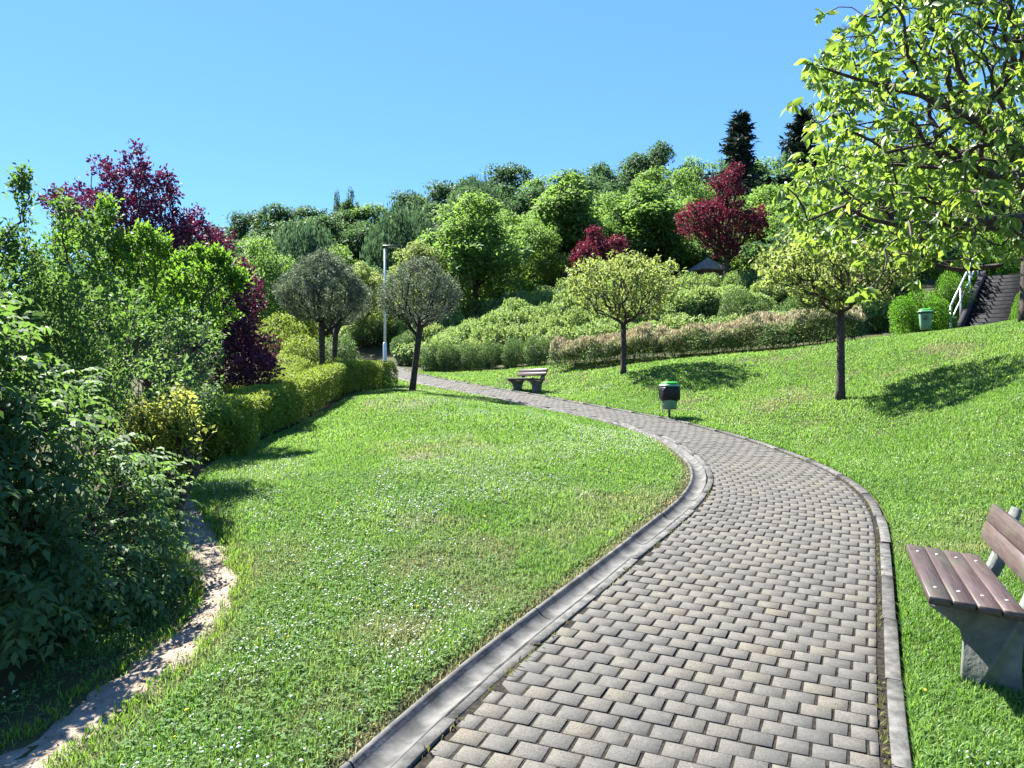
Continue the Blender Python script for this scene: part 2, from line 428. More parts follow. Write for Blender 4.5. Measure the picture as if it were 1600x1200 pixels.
ctl += [(-3.2, 9., .05), (-1.0, 11., .2), (-1.2, 7., .1), (.6, 9.5, .12), (-1.5, 15.5, .25), (.3, 14.5, .26), (-3.8, 11.4, 0), (-4.3, 16, 0), (-3.4, 22., 0), (-2.3, 5.9, -.06), (-2.4, 3.7, -.05), (-5, 6, -.15),
        (-7, 9, -.1), (-9, 14, 0), (-10, 22, 0), (-12, 34, .2), (-25, 20, 0), (-25, 45, .5), (-50, 60, 0), (0, -12, 0), (-20, -10, 0), (20, -8, 2.), (10, -2, .6), (14, 6, 2.), (24, 14, 4.), (4.4, 1.5, .1), (2.8, 4.1, -.02),
        (0, 170, 8), (100, 170, 8), (-100, 170, 2), (70, 60, 9), (50, 30, 7), (-100, 90, 0), (0, -50, 0), (-60, -40, 0), (60, -40, 4), (160, 120, 8), (160, 0, 6), (-170, 20, 0), (0, 300, 4), (160, 300, 4), (-160, 300, 2)]
ctl = np.array(ctl)
def kern(r): return -np.sqrt(r * r + 4.)
_r = np.linalg.norm(ctl[:, None, :2] - ctl[None, :, :2], axis=2)
_A = kern(_r) + np.eye(len(ctl)) * .10
_P = np.concatenate([np.ones((len(ctl), 1)), ctl[:, :2] / 50.], 1)
_W = np.linalg.solve(np.block([[_A, _P], [_P.T, np.zeros((3, 3))]]), np.concatenate([ctl[:, 2], np.zeros(3)]))
def ground_raw(X, Y):
    X = np.asarray(X, float); sh = X.shape; P = np.stack([X.ravel(), np.asarray(Y, float).ravel()], -1); out = np.empty(len(P))
    for a in range(0, len(P), 40000):
        Q = P[a:a + 40000]; r = np.linalg.norm(Q[:, None] - ctl[None, :, :2], axis=2)
        out[a:a + 40000] = kern(r) @ _W[:-3] + _W[-3] + Q @ _W[-2:] / 50.
    return out.reshape(sh)
# near the path: a fine grid in which the floor is even across the paving
_hx = np.arange(-22., 26.01, .2); _hy = np.arange(-14., 52.01, .2)
_HX, _HY = np.meshgrid(_hx, _hy)
_HD = ground_raw(_HX, _HY)
_t, _w, _, _d = path_st(_HX, _HY)
_e = np.maximum(-_t - .1, _t - _w - GW).reshape(_HX.shape)
_f = sstep(-.05, 2.4, _e)
_HD = _HD * _f
def _blur(A, k):
    for ax in (0, 1):
        w = np.exp(-.5 * (np.arange(-8, 9) / k) ** 2); w /= w.sum(); pad = [(8, 8) if a == ax else (0, 0) for a in (0, 1)]
        B = np.pad(A, pad, 'edge'); A = sum(w[i] * np.take(B, np.arange(i, i + A.shape[ax]), axis=ax) for i in range(17))
    return A
_B = _blur(_HD, 2.5)
_inb = sstep(0, 1, np.minimum(np.minimum(_HX + 22, 26 - _HX), np.minimum(_HY + 14, 52 - _HY)) / 3.)
_HD = ground_raw(_HX, _HY) * (1 - _inb) + _B * _inb
def ground(X, Y):
    X = np.asarray(X, float); Y = np.asarray(Y, float); X, Y = np.broadcast_arrays(X, Y); sh = X.shape
    x = X.ravel(); y = Y.ravel(); out = np.empty(len(x))
    i = (x > -21.9) & (x < 25.9) & (y > -13.9) & (y < 51.9)
    if i.any():
        u = (x[i] + 22) / .2; v = (y[i] + 14) / .2; a = u.astype(int); b = v.astype(int); u -= a; v -= b
        out[i] = (_HD[b, a] * (1 - u) + _HD[b, a + 1] * u) * (1 - v) + (_HD[b + 1, a] * (1 - u) + _HD[b + 1, a + 1] * u) * v
    if (~i).any(): out[~i] = ground_raw(x[~i], y[~i])
    return (out + y / 12.).reshape(sh)
def gz(x, y): return float(ground(np.array([x]), np.array([y]))[0])

def spaced(*seg):
    v = [seg[0][0]]
    for a, b, st in seg: v += list(np.linspace(a, b, int(round((b - a) / st)) + 1)[1:])
    return np.array(v)
gx = spaced((-300, -60, 20), (-60, -16, 2), (-16, -7, .4), (-7, 9, .16), (9, 20, .4), (20, 60, 2), (60, 300, 20))
gy = spaced((-120, -10, 10), (-10, 2, 1), (2, 22, .16), (22, 46, .4), (46, 130, 2), (130, 420, 15))
GX, GY = np.meshgrid(gx, gy)
GZ = ground(GX, GY)
near = (GX > -14) & (GX < 8) & (GY > -12) & (GY < 46)
t_, w_, _, dd_ = path_st(GX[near], GY[near])
ins = np.minimum(t_ + .13, w_ + GW - t_)
cut = .16 * sstep(-.02, .14, ins) * (dd_ < 3)
GZ[near] -= cut
GZ[near] += .03 * (fbm(GX[near], GY[near], .9) - .5) * (ins < -.3)
ny, nx = GX.shape
ii = (np.arange(ny - 1)[:, None] * nx + np.arange(nx - 1)[None]).ravel()
tag(mesh_obj('ground', np.stack([GX, GY, GZ], -1).reshape(-1, 3), np.stack([ii, ii + 1, ii + nx + 1, ii + nx], -1), mat=M['ground'], smooth=True), kind='structure')

# ------------------------------------------------------------------ paving
CCv = RC + RN * (wid * .5)[:, None]
CS = arclen(CCv)
def frame(s):
    k = np.interp(s, CS, np.arange(len(CS)))
    f = lambda A: np.stack([np.interp(k, np.arange(len(CS)), A[:, i]) for i in range(2)], -1)
    return f(RC), unit(f(RN)), np.interp(k, np.arange(len(CS)), wid)
pitch_s, pitch_t = .131, .160
V = []; Q = []; RN_ = []; base = 0
rows = np.arange(2.2, CS[-1] - .2, pitch_s)
CR_, CN_, CW_ = frame(rows + pitch_s * .03)
CR2, CN2, CW2 = frame(rows + pitch_s * .957)
cells = []
for i, s in enumerate(rows):
    w = CW_[i]
    off = (i % 2) * .5 * pitch_t + R.normal(0, .004)
    t = -off
    while t < w:
        a = max(t + .0078, .03); b = min(t + pitch_t - .0078, w - .012)
        if b - a > .035: cells.append((i, a, b))
        t += pitch_t
cells = np.array(cells); ci = cells[:, 0].astype(int); ta = cells[:, 1]; tb = cells[:, 2]; nb = len(ci)
jit = lambda sc: R.normal(0, sc, nb)
def corner(CRx, CNx, t): return CRx[ci] + CNx[ci] * t[:, None]
p00 = corner(CR_, CN_, ta + jit(.0011)); p01 = corner(CR_, CN_, tb + jit(.0011)); p10 = corner(CR2, CN2, ta + jit(.0011)); p11 = corner(CR2, CN2, tb + jit(.0011))
ctr = (p00 + p01 + p10 + p11) / 4
quad = np.stack([p00, p10, p11, p01], 1)                       # nb,4,2
hz = ground(quad[..., 0], quad[..., 1]) + R.normal(0, .0013, (nb, 1)) + R.normal(0, .0009, (nb, 4))
hz += -.012 * (fbm(quad[..., 0], quad[..., 1], 1.3) - .5)
inner = quad + (ctr[:, None] - quad) * .03
VV = np.concatenate([np.concatenate([inner, hz[..., None]], -1), np.concatenate([quad, hz[..., None] - .003], -1), np.concatenate([quad, hz[..., None] - .05], -1)], 1)
b0 = (np.arange(nb) * 12)[:, None]
F = [np.array([[0, 3, 2, 1]])]
for ring in (0, 4):
    F.append(np.array([[ring + k, ring + (k + 1) % 4, ring + 4 + (k + 1) % 4, ring + 4 + k] for k in range(4)]))
F = np.concatenate(F)
QQ = (b0[:, :, None] + F[None]).reshape(-1, 4)
brr = np.clip(R.random(nb) * .75 + .45 * (fbm(ctr[:, 0], ctr[:, 1], .8) - .25), 0, 1)
# soil in the joints: a sheet a centimetre below the block tops
sj = np.arange(0, len(RC), 2); tj = np.linspace(-.02, 1.01, 9)
J = RC[sj][:, None] + RN[sj][:, None] * (tj[None, :, None] * wid[sj][:, None, None])
JZ = ground(J[..., 0], J[..., 1]) - .006 + .003 * (fbm(J[..., 0], J[..., 1], 2.5) - .5)
JV = np.concatenate([J, JZ[..., None]], -1).reshape(-1, 3)
m_, n_ = len(sj), len(tj)
jj = (np.arange(m_ - 1)[:, None] * n_ + np.arange(n_ - 1)[None]).ravel()
JQ = np.stack([jj, jj + n_, jj + n_ + 1, jj + 1], -1)
nv = nb * 12
allq = np.concatenate([QQ, JQ + nv])
o = mesh_obj('paved_path', np.concatenate([VV.reshape(-1, 3), JV]), allq, rnd=np.concatenate([np.repeat(brr, 12), np.full(len(JV), .5)]), mats=[M['brick'], M['joint']],
             mat_idx=np.concatenate([np.tile([0, 0, 0, 0, 0, 1, 1, 1, 1], nb), np.ones(len(JQ))]))
tag(o, kind='structure')

def strip(name, curve_t, prof, seg, gap, mat, s0=0., s1=None, side=1, jitter=.004, yaw=.0):
    """stones of length seg laid end to end; prof = (offset outwards, height)"""
    mb = MB(); s1 = s1 or CS[-1] - .3
    s = s0; prof = np.array(prof); np_ = len(prof)
    while s < s1:
        n = max(3, int(seg / .25) + 1)
        ss = np.linspace(s + gap / 2, s + seg - gap / 2, n)
        r, nn, w = frame(ss)
        e = r + nn * (w * curve_t)[:, None]
        sh = R.normal(0, jitter); hh = R.normal(0, jitter * .8); yw = R.normal(0, yaw)
        off = prof[None, :, 0] + sh + yw * np.linspace(-1, 1, n)[:, None]
        P = e[:, None] + nn[:, None] * (off[..., None] * side)
        Z = ground(P[..., 0], P[..., 1]) + prof[None, :, 1] + hh
        V = np.concatenate([P, Z[..., None]], -1).reshape(-1, 3)
        k = (np.arange(n - 1)[:, None] * np_ + np.arange(np_)[None]).ravel()
        k2 = (np.arange(n - 1)[:, None] * np_ + (np.arange(np_)[None] + 1) % np_).ravel()
        q = np.stack([k, k2, k2 + np_, k + np_], -1)
        if side > 0: q = q[:, ::-1]
        mb.add(V, q, g=[list(range(np_)), list(range((n - 1) * np_, n * np_))[::-1]] if name != 'gutter' else None, r=R.random())
        s += seg
    return tag(mb.build(name, mat), kind='structure')
strip('kerb', 0., [(.012, -.12), (.012, .010), (.018, .016), (.088, .016), (.094, .010), (.094, -.12)], .95, .008, M['kerb'], s0=.5, side=-1, jitter=.004, yaw=.004)
strip('kerb_strip', 1., [(.012, -.12), (.012, .006), (.016, .010), (.076, .010), (.080, .006), (.080, -.12)], .95, .012, M['kerb'], s0=.1, side=1, jitter=.006, yaw=.006)
strip('gutter', 1., [(.086, -.14), (.086, .004), (.10, -.004), (.125, -.024), (.155, -.036), (.185, -.034), (.215, -.022), (.236, -.004), (.25, .014), (.258, .022), (.275, .021), (.28, .005), (.28, -.14)],
      .98, .006, M['gutter'], s0=.3, side=1, jitter=.0025)

# ------------------------------------------------------------------ dirt track at the left
Dp = [(-60, 1260), (60, 1165), (170, 1085), (262, 1015), (318, 965), (343, 925), (340, 890), (318, 850), (303, 825), (296, 800), (292, 775)]
DT = resample(np.array([pl(*p) for p in Dp]), .08, .25)
DN = unit(np.gradient(DT, axis=0)); DN = np.stack([-DN[:, 1], DN[:, 0]], -1)
dw = np.interp(np.linspace(0, 1, len(DT)), [0, .2, .35, .5, .7, .85, 1], [.24, .22, .16, .19, .23, .17, .08])
def dirt_d(X, Y):
    P = np.stack([np.ravel(X), np.ravel(Y)], -1); o = np.empty(len(P))
    for a in range(0, len(P), 40000):
        D = np.linalg.norm(P[a:a + 40000, None] - DT[None], axis=2); k = D.argmin(1); o[a:a + 40000] = D.min(1) / (dw[k] + 1e-6)
    return o
us = np.linspace(-1.5, 1.5, 17)
wob = .62 + .75 * vnoise(np.arange(len(DT))[:, None] * .08 + us[None] * .3, us[None] * 0 + 3., 3.)
DP = DT[:, None] + DN[:, None] * (us[None, :, None] * (dw[:, None] * wob)[..., None])
DZ = ground(DP[..., 0], DP[..., 1]) + .010 - .05 * np.abs(us[None]) ** 3 * .5 + .02 * (fbm(DP[..., 0], DP[..., 1], 9.) - .5)
m_, n_ = DP.shape[:2]; jj = (np.arange(m_ - 1)[:, None] * n_ + np.arange(n_ - 1)[None]).ravel()
tag(mesh_obj('dirt_path', np.concatenate([DP, DZ[..., None]], -1).reshape(-1, 3), np.stack([jj, jj + 1, jj + n_ + 1, jj + n_], -1)[:, ::-1], mat=M['dirt'], smooth=True), kind='structure')

# ------------------------------------------------------------------ grass, clover
def blades(n, x0, x1, y0, y1, hlo, hhi, wid_b, keep):
    X = R.uniform(x0, x1, n); Y = R.uniform(y0, y1, n)
    inview = (np.abs(X) < .72 * Y + 1.2)
    X = X[inview]; Y = Y[inview]
    t, w, _, d = path_st(X, Y)
    out = ((t < -.115) | (t > w + GW + .02) | (d > 4))
    edge = np.where(d < 4, np.minimum(np.abs(t + .1), np.abs(t - w - GW)), 9.)
    left_edge = np.where(d < 4, np.abs(t - w - GW), 9.)
    dd = dirt_d(X, Y)
    out &= (dd + .9 * (vnoise(X, Y, 7.) - .5) > .74) & keep(X, Y)
    thin = np.clip(left_edge / .16, .45, 1) * np.clip((dd - .8) / 1.2, .3, 1)
    bald = fbm(X, Y, 1.7) * .6 + .4 * vnoise(X, Y, .5)
    thin *= np.where(bald > .64, .55, 1)
    lt = np.interp(Y, DT[:, 1], DT[:, 0]); sideL = (X < lt) & (Y < 7.2)
    thin *= np.where(sideL, np.where(Y < 4.7, .05, .30), 1.)
    out &= R.random(len(X)) < thin
    X, Y, edge, left_edge, bald, dd = X[out], Y[out], edge[out], left_edge[out], bald[out], dd[out]
    n = len(X); Z = ground(X, Y) - .01
    tuft = fbm(X, Y, 4.) ; tuft2 = vnoise(X, Y, 1.1)
    h = R.uniform(hlo, hhi, n) * (.55 + .8 * tuft) * (.75 + .5 * tuft2) * np.where(left_edge < .12, .6, 1)
    az = R.uniform(0, 2 * math.pi, n); lean = R.uniform(.1, .9, n)
    D = np.stack([np.cos(az), np.sin(az)], -1); W = np.stack([-D[:, 1], D[:, 0]], -1) * (wid_b * R.uniform(.7, 1.3, n))[:, None]
    P0 = np.stack([X, Y], -1)
    V = np.empty((n, 5, 3))
    V[:, 0, :2] = P0 - W * .5; V[:, 1, :2] = P0 + W * .5; V[:, 0, 2] = V[:, 1, 2] = Z
    mid = P0 + D * (h * lean * .35)[:, None]
    V[:, 2, :2] = mid + W * .4; V[:, 3, :2] = mid - W * .4; V[:, 2, 2] = V[:, 3, 2] = Z + h * .62
    V[:, 4, :2] = P0 + D * (h * lean)[:, None]; V[:, 4, 2] = Z + h * (1 - .25 * lean)
    r = np.clip(R.normal(.45, .22, n) + .5 * (tuft2 - .5), 0, 1)
    dry = np.clip(np.where(R.random(n) < .04, .6, 0) + 1.15 * np.exp(-(left_edge / .11) ** 2) * R.uniform(.4, 1, n) + 2.2 * np.clip(bald - .57, 0, .3) + .14 * sstep(.48, .68, fbm(X, Y, .55)) * R.random(n) + .5 * np.exp(-((dd - 1) / .5) ** 2) * R.random(n), 0, 1)
    return V, r, dry
lawn = lambda X, Y: (X > -3.05 * 1.25 - .02 * Y - .3 * (Y > 12)) & (Y < 40)
def lawn(X, Y):
    # left limit follows the hedge foot and the track
    lim = np.interp(Y, [2, 4, 5.5, 7, 9, 11, 14, 18, 22, 30, 40], [-2.6, -2.7, -2.9, -3.2, -3.8, -4.2, -4.1, -3.9, -3.6, -6, -9])
    far = np.interp(X, [-9, -3, .2, 2, 6, 9, 12, 15, 30], [30.5, 30.2, 28.6, 26.8, 24.8, 22.9, 21.4, 21.6, 22])
    return (X > lim) & (Y < far)
parts = [blades(520000, -3.2, 6.5, 3.0, 7.0, .03, .085, .006, lawn), blades(420000, -4.5, 9.5, 7.0, 12.0, .03, .085, .009, lawn),
         blades(420000, -5, 15, 12.0, 20.0, .03, .08, .015, lawn), blades(300000, -10, 21, 20.0, 31.0, .03, .08, .024, lawn)]
V = np.concatenate([p[0] for p in parts]); r = np.concatenate([p[1] for p in parts]); dry = np.concatenate([p[2] for p in parts])
nbl = len(V); b = np.arange(nbl)[:, None] * 5
o = mesh_obj('lawn_grass', V.reshape(-1, 3), b + np.array([[0, 1, 2, 3]]), b + np.array([[3, 2, 4]]), M['grass'], rnd=np.repeat(r, 5), dry=np.repeat(dry, 5))
tag(o, 'mown green lawn grass on both sides of the paved path', 'grass', kind='stuff')
print('blades', nbl)

def flowers(name, n, x0, x1, y0, y1, thr, size, mat, label, cat, seed):
    X = R.uniform(x0, x1, n); Y = R.uniform(y0, y1, n)
    t, w, _, d = path_st(X, Y)
    f = fbm(X + seed, Y, 1.1) * .6 + .4 * vnoise(X + seed, Y, .35)
    ok = ((t < -.2) | (t > w + GW + .12) | (d > 4)) & lawn(X, Y) & (dirt_d(X, Y) > 2.2) & (f + R.normal(0, .045, n) > thr) & (R.random(n) < .75 - .55 * (X > 4)) & (np.abs(X) < .72 * Y + 1)
    X, Y = X[ok], Y[ok]; n = len(X)
    Z = ground(X, Y) + R.uniform(.035, .075, n)
    th = np.arange(6) * math.pi / 3
    rr = size * R.uniform(.6, 1.25, n)
    V = np.empty((n, 14, 3))
    tx, ty = R.normal(0, .35, (2, n))
    for k in range(6):
        for ring, (ra, zz) in enumerate(((1., .35), (.75, -.25))):
            V[:, ring * 6 + k, 0] = X + rr * ra * math.cos(th[k]); V[:, ring * 6 + k, 1] = Y + rr * ra * math.sin(th[k])
            V[:, ring * 6 + k, 2] = Z + rr * zz + rr * ra * (tx * math.cos(th[k]) + ty * math.sin(th[k]))
    V[:, 12] = np.stack([X, Y, Z + rr * .7], -1); V[:, 13] = np.stack([X, Y, Z - rr * .6], -1)
    b = np.arange(n)[:, None]
    q = []; t3 = []
    for k in range(6):
        k2 = (k + 1) % 6
        q.append([k, 6 + k, 6 + k2, k2]); t3.append([12, k, k2]); t3.append([13, 6 + k2, 6 + k])
    q = (b[:, :, None] * 14 + np.array(q)[None]).reshape(-1, 4); t3 = (b[:, :, None] * 14 + np.array(t3)[None]).reshape(-1, 3)
    tag(mesh_obj(name, V.reshape(-1, 3), q, t3, mat), label, cat, kind='stuff')
flowers('clover_flowers', 200000, -4.5, 14, 3., 21, .625, .0072, M['petal'], 'small white clover flowers sprinkled through the lawn', 'flowers', 0.)
flowers('dandelions', 500, -4, 10, 3., 14, .45, .011, M['yellow_petal'], 'few small yellow flowers dotted in the lawn', 'flowers', 40.)

# ------------------------------------------------------------------ leaves and branches
T_QUAD = np.array([[0, 0, 0], [.45, -.5, .1], [1, 0, -.12], [.45, .5, .1]]), [[0, 1, 2, 3]], []
T_OVATE = (np.array([[0, 0, 0], [.25, -.40, .07], [.25, .40, .07], [.6, -.44, .02], [.6, .44, .02], [1, 0, -.22], [.25, 0, 0], [.6, 0, -.06]]),
           [[1, 3, 7, 6], [6, 7, 4, 2]], [[0, 1, 6], [0, 6, 2], [3, 5, 7], [7, 5, 4]])
def leaf_obj(name, P, D, Nn, L, W, rnd, mat, parent=None, tmpl=T_QUAD):
    P = np.asarray(P); n = len(P)
    D = unit(D); Bt = unit(np.cross(Nn, D)); Nn = np.cross(D, Bt)
    T, q, t = tmpl; L = np.broadcast_to(L, (n,)); W = np.broadcast_to(W, (n,))
    V = P[:, None] + D[:, None] * (T[None, :, 0, None] * L[:, None, None]) + Bt[:, None] * (T[None, :, 1, None] * W[:, None, None]) + Nn[:, None] * (T[None, :, 2, None] * L[:, None, None])
    k = len(T); b = np.arange(n)[:, None, None] * k
    Q = (b + np.array(q)[None]).reshape(-1, 4); TT = (b + np.array(t)[None]).reshape(-1, 3) if len(t) else None
    return mesh_obj(name, V.reshape(-1, 3), Q, TT, mat, parent, rnd=np.repeat(np.clip(rnd, 0, 1), k))
def rdir(n): return unit(R.normal(0, 1, (n, 3)))

def grow(tips, root_pts, bf=.4, step=.12, jit=.12, sag=0.):
    """joins every twig tip to the nearest limb, favouring short ways back to the root"""
    tips = np.asarray(tips); cap = len(root_pts) + sum(int(20) for _ in tips) + 10
    pos = np.zeros((cap * 2, 3)); par = np.full(cap * 2, -1, int); plen = np.zeros(cap * 2)
    n = 0
    for i, p in enumerate(root_pts):
        p3, pa = (p if isinstance(p, tuple) else (p, i - 1))
        pos[n] = p3; par[n] = pa; plen[n] = 0 if pa < 0 else plen[pa] + np.linalg.norm(pos[n] - pos[pa]); n += 1
    r0 = n
    top = pos[r0 - 1].copy()
    ends = []
    for tip in tips[np.argsort(np.linalg.norm(tips - top, axis=1))]:
        d = np.linalg.norm(pos[:n] - tip, axis=1)
        c = d + bf * plen[:n]; c[:max(1, r0 // 3)] += 1e3 if r0 > 3 else 0
        j = int(c.argmin()); m = max(1, min(19, int(math.ceil(d[j] / step))))
        a = pos[j].copy(); off = R.normal(0, jit * d[j], 3) * .5
        last = j
        for k in range(1, m + 1):
            f = k / m
            p = a + (tip - a) * f + off * math.sin(f * math.pi) + np.array([0, 0, sag * d[j] * math.sin(f * math.pi)])
            pos[n] = p; par[n] = last; plen[n] = plen[last] + np.linalg.norm(p - pos[last]); last = n; n += 1
        ends.append(last)
    pos = pos[:n]; par = par[:n]
    cnt = np.zeros(n); cnt[ends] = 1
    for i in range(n - 1, 0, -1):
        if par[i] >= 0: cnt[par[i]] += cnt[i]
    return pos, par, cnt, np.array(ends)

def limbs_mesh(name, g, rt, p, mat, parent, rmax=None, sides=(3, 5, 8), from_node=0, to_node=None):
    pos, par, cnt, ends = g
    n = len(pos); rad = rt * np.maximum(cnt, 1) ** p
    if rmax: rad = np.minimum(rad, rmax)
    kids = [[] for _ in range(n)]
    for i in range(n):
        if par[i] >= 0: kids[par[i]].append(i)
    mb = MB(); stack = [(0, None)]
    while stack:
        i, start = stack.pop()
        ch = [start, i] if start is not None else [i]
        while kids[i]:
            ks = sorted(kids[i], key=lambda a: -cnt[a])
            for k in ks[1:]: stack.append((k, i))
            i = ks[0]; ch.append(i)
        if len(ch) < 2: continue
        rr = rad[ch].copy()
        if start is not None: rr[0] = rr[1]
        rr[-1] *= .4
        big = rr.max()
        mb.tube(pos[ch], rr, sides[0] if big < .012 else sides[1] if big < .05 else sides[2], cap=False)
    return mb.build(name, mat, parent, smooth=True)

def leaf_cloud(name, g, maxcnt, per, L, W, mat, parent, droop=.3, spread=.06, tmpl=T_QUAD, upn=.6, lvar=.35, along=True):
    pos, par, cnt, ends = g
    tw = np.where((cnt <= maxcnt) & (par >= 0))[0]
    d = unit(pos[tw] - pos[par[tw]])
    idx = np.repeat(np.arange(len(tw)), per)
    P = pos[tw][idx] - d[idx] * R.uniform(0, 1, (len(idx), 1)) * np.linalg.norm(pos[tw] - pos[par[tw]], axis=1)[idx, None]
    D = unit(d[idx] * .5 + rdir(len(idx)) * .9 + np.array([0, 0, -droop]))
    P = P + D * .01 + R.normal(0, spread * .4, (len(idx), 3))
    Nn = unit(rdir(len(idx)) * (1 - upn) * 1.6 + UP * upn)
    ll = L * (1 + R.uniform(-lvar, lvar, len(idx)))
    return leaf_obj(name, P, D, Nn, ll, ll * W / L, R.normal(.5, .22, len(idx)), mat, parent, tmpl)

def clover():
    n = 90000; X = R.uniform(-3.5, 7, n); Y = R.uniform(3., 9.5, n)
    t, w, _, d = path_st(X, Y); f = fbm(X, Y, 1.1) * .6 + .4 * vnoise(X, Y, .35)
    ok = ((t < -.14) | (t > w + GW + .05)) & lawn(X, Y) & (dirt_d(X, Y) > 1.6) & (f + R.normal(0, .08, n) > .5) & (np.abs(X) < .72 * Y + .6)
    X, Y = X[ok], Y[ok]; n = len(X); Z = ground(X, Y) + R.uniform(.02, .055, n); a = R.uniform(0, 6.28, n)
    P, D = [], []
    for k in range(3):
        P.append(np.stack([X, Y, Z], -1)); D.append(np.stack([np.cos(a + k * 2.094), np.sin(a + k * 2.094), R.normal(0, .25, n)], -1))
    P = np.concatenate(P); D = np.concatenate(D); ll = np.tile(R.uniform(.010, .017, n), 3)
    tag(leaf_obj('clover_leaves', P, D, unit(rdir(len(P)) * .3 + UP), ll, ll * .95, np.tile(R.normal(.45, .25, n), 3), M['clover']), 'low round clover leaves matted among the near grass', 'clover', kind='stuff')
clover()
def weeds():
    ss = []; tt_ = []
    m = 5200
    k = R.integers(20, len(RC) - 60, m); on = vnoise(RS[k], RS[k] * 0 + 2., 1.6) + .4 * vnoise(RS[k], RS[k] * 0 + 9., 6.) + R.normal(0, .1, m) > .72
    k = k[on]; m = len(k); left = R.random(m) < .45
    t = np.where(left, wid[k] + R.normal(.0, .008, m), R.normal(.012, .012, m))
    P = RC[k] + RN[k] * t[:, None] + RT[k] * R.uniform(-.1, .1, (m, 1)); Z = ground(P[:, 0], P[:, 1]) - .006
    h = R.uniform(.012, .05, m); D = unit(rdir(m) * .8 + UP)
    tag(leaf_obj('joint_weeds', np.concatenate([P, Z[:, None]], 1), D, rdir(m), h, h * .28, R.normal(.5, .25, m), M['weed']), 'dry and green weeds growing in the joints along the kerbs', 'weeds', kind='stuff')
weeds()
def litter():
    m = 1000; k = R.integers(0, len(DT), m); u = R.normal(0, .8, m)
    P = DT[k] + DN[k] * (dw[k] * u)[:, None] + R.normal(0, .05, (m, 2)); Z = ground(P[:, 0], P[:, 1]) + .016 + R.uniform(0, .008, m)
    l = R.uniform(.008, .035, m)
    tag(leaf_obj('leaf_litter', np.concatenate([P, Z[:, None]], 1), rdir(m) * np.array([1, 1, .25]), unit(rdir(m) * .4 + UP), l, l * R.uniform(.25, .7, m), R.random(m), M['litter']), 'dry leaf scraps and crumbs lying on the dirt track', 'leaf litter', kind='stuff')
    m = 900; k = R.integers(0, len(DT), m); u = np.where(R.random(m) < .5, 1, -1) * R.uniform(.5, 1.2, m)
    P = DT[k] + DN[k] * (dw[k] * u)[:, None]; P = np.repeat(P, 5, 0) + R.normal(0, .02, (m * 5, 2)); Z = ground(P[:, 0], P[:, 1]) + .003; h = R.uniform(.02, .07, len(P))
    tag(leaf_obj('track_grass', np.concatenate([P, Z[:, None]], 1), unit(rdir(len(P)) * .6 + UP), rdir(len(P)), h, h * .14, R.normal(.45, .25, len(P)), M['tuft']), 'short grass tufts growing in from the edges of the dirt track', 'grass', kind='stuff')
litter()

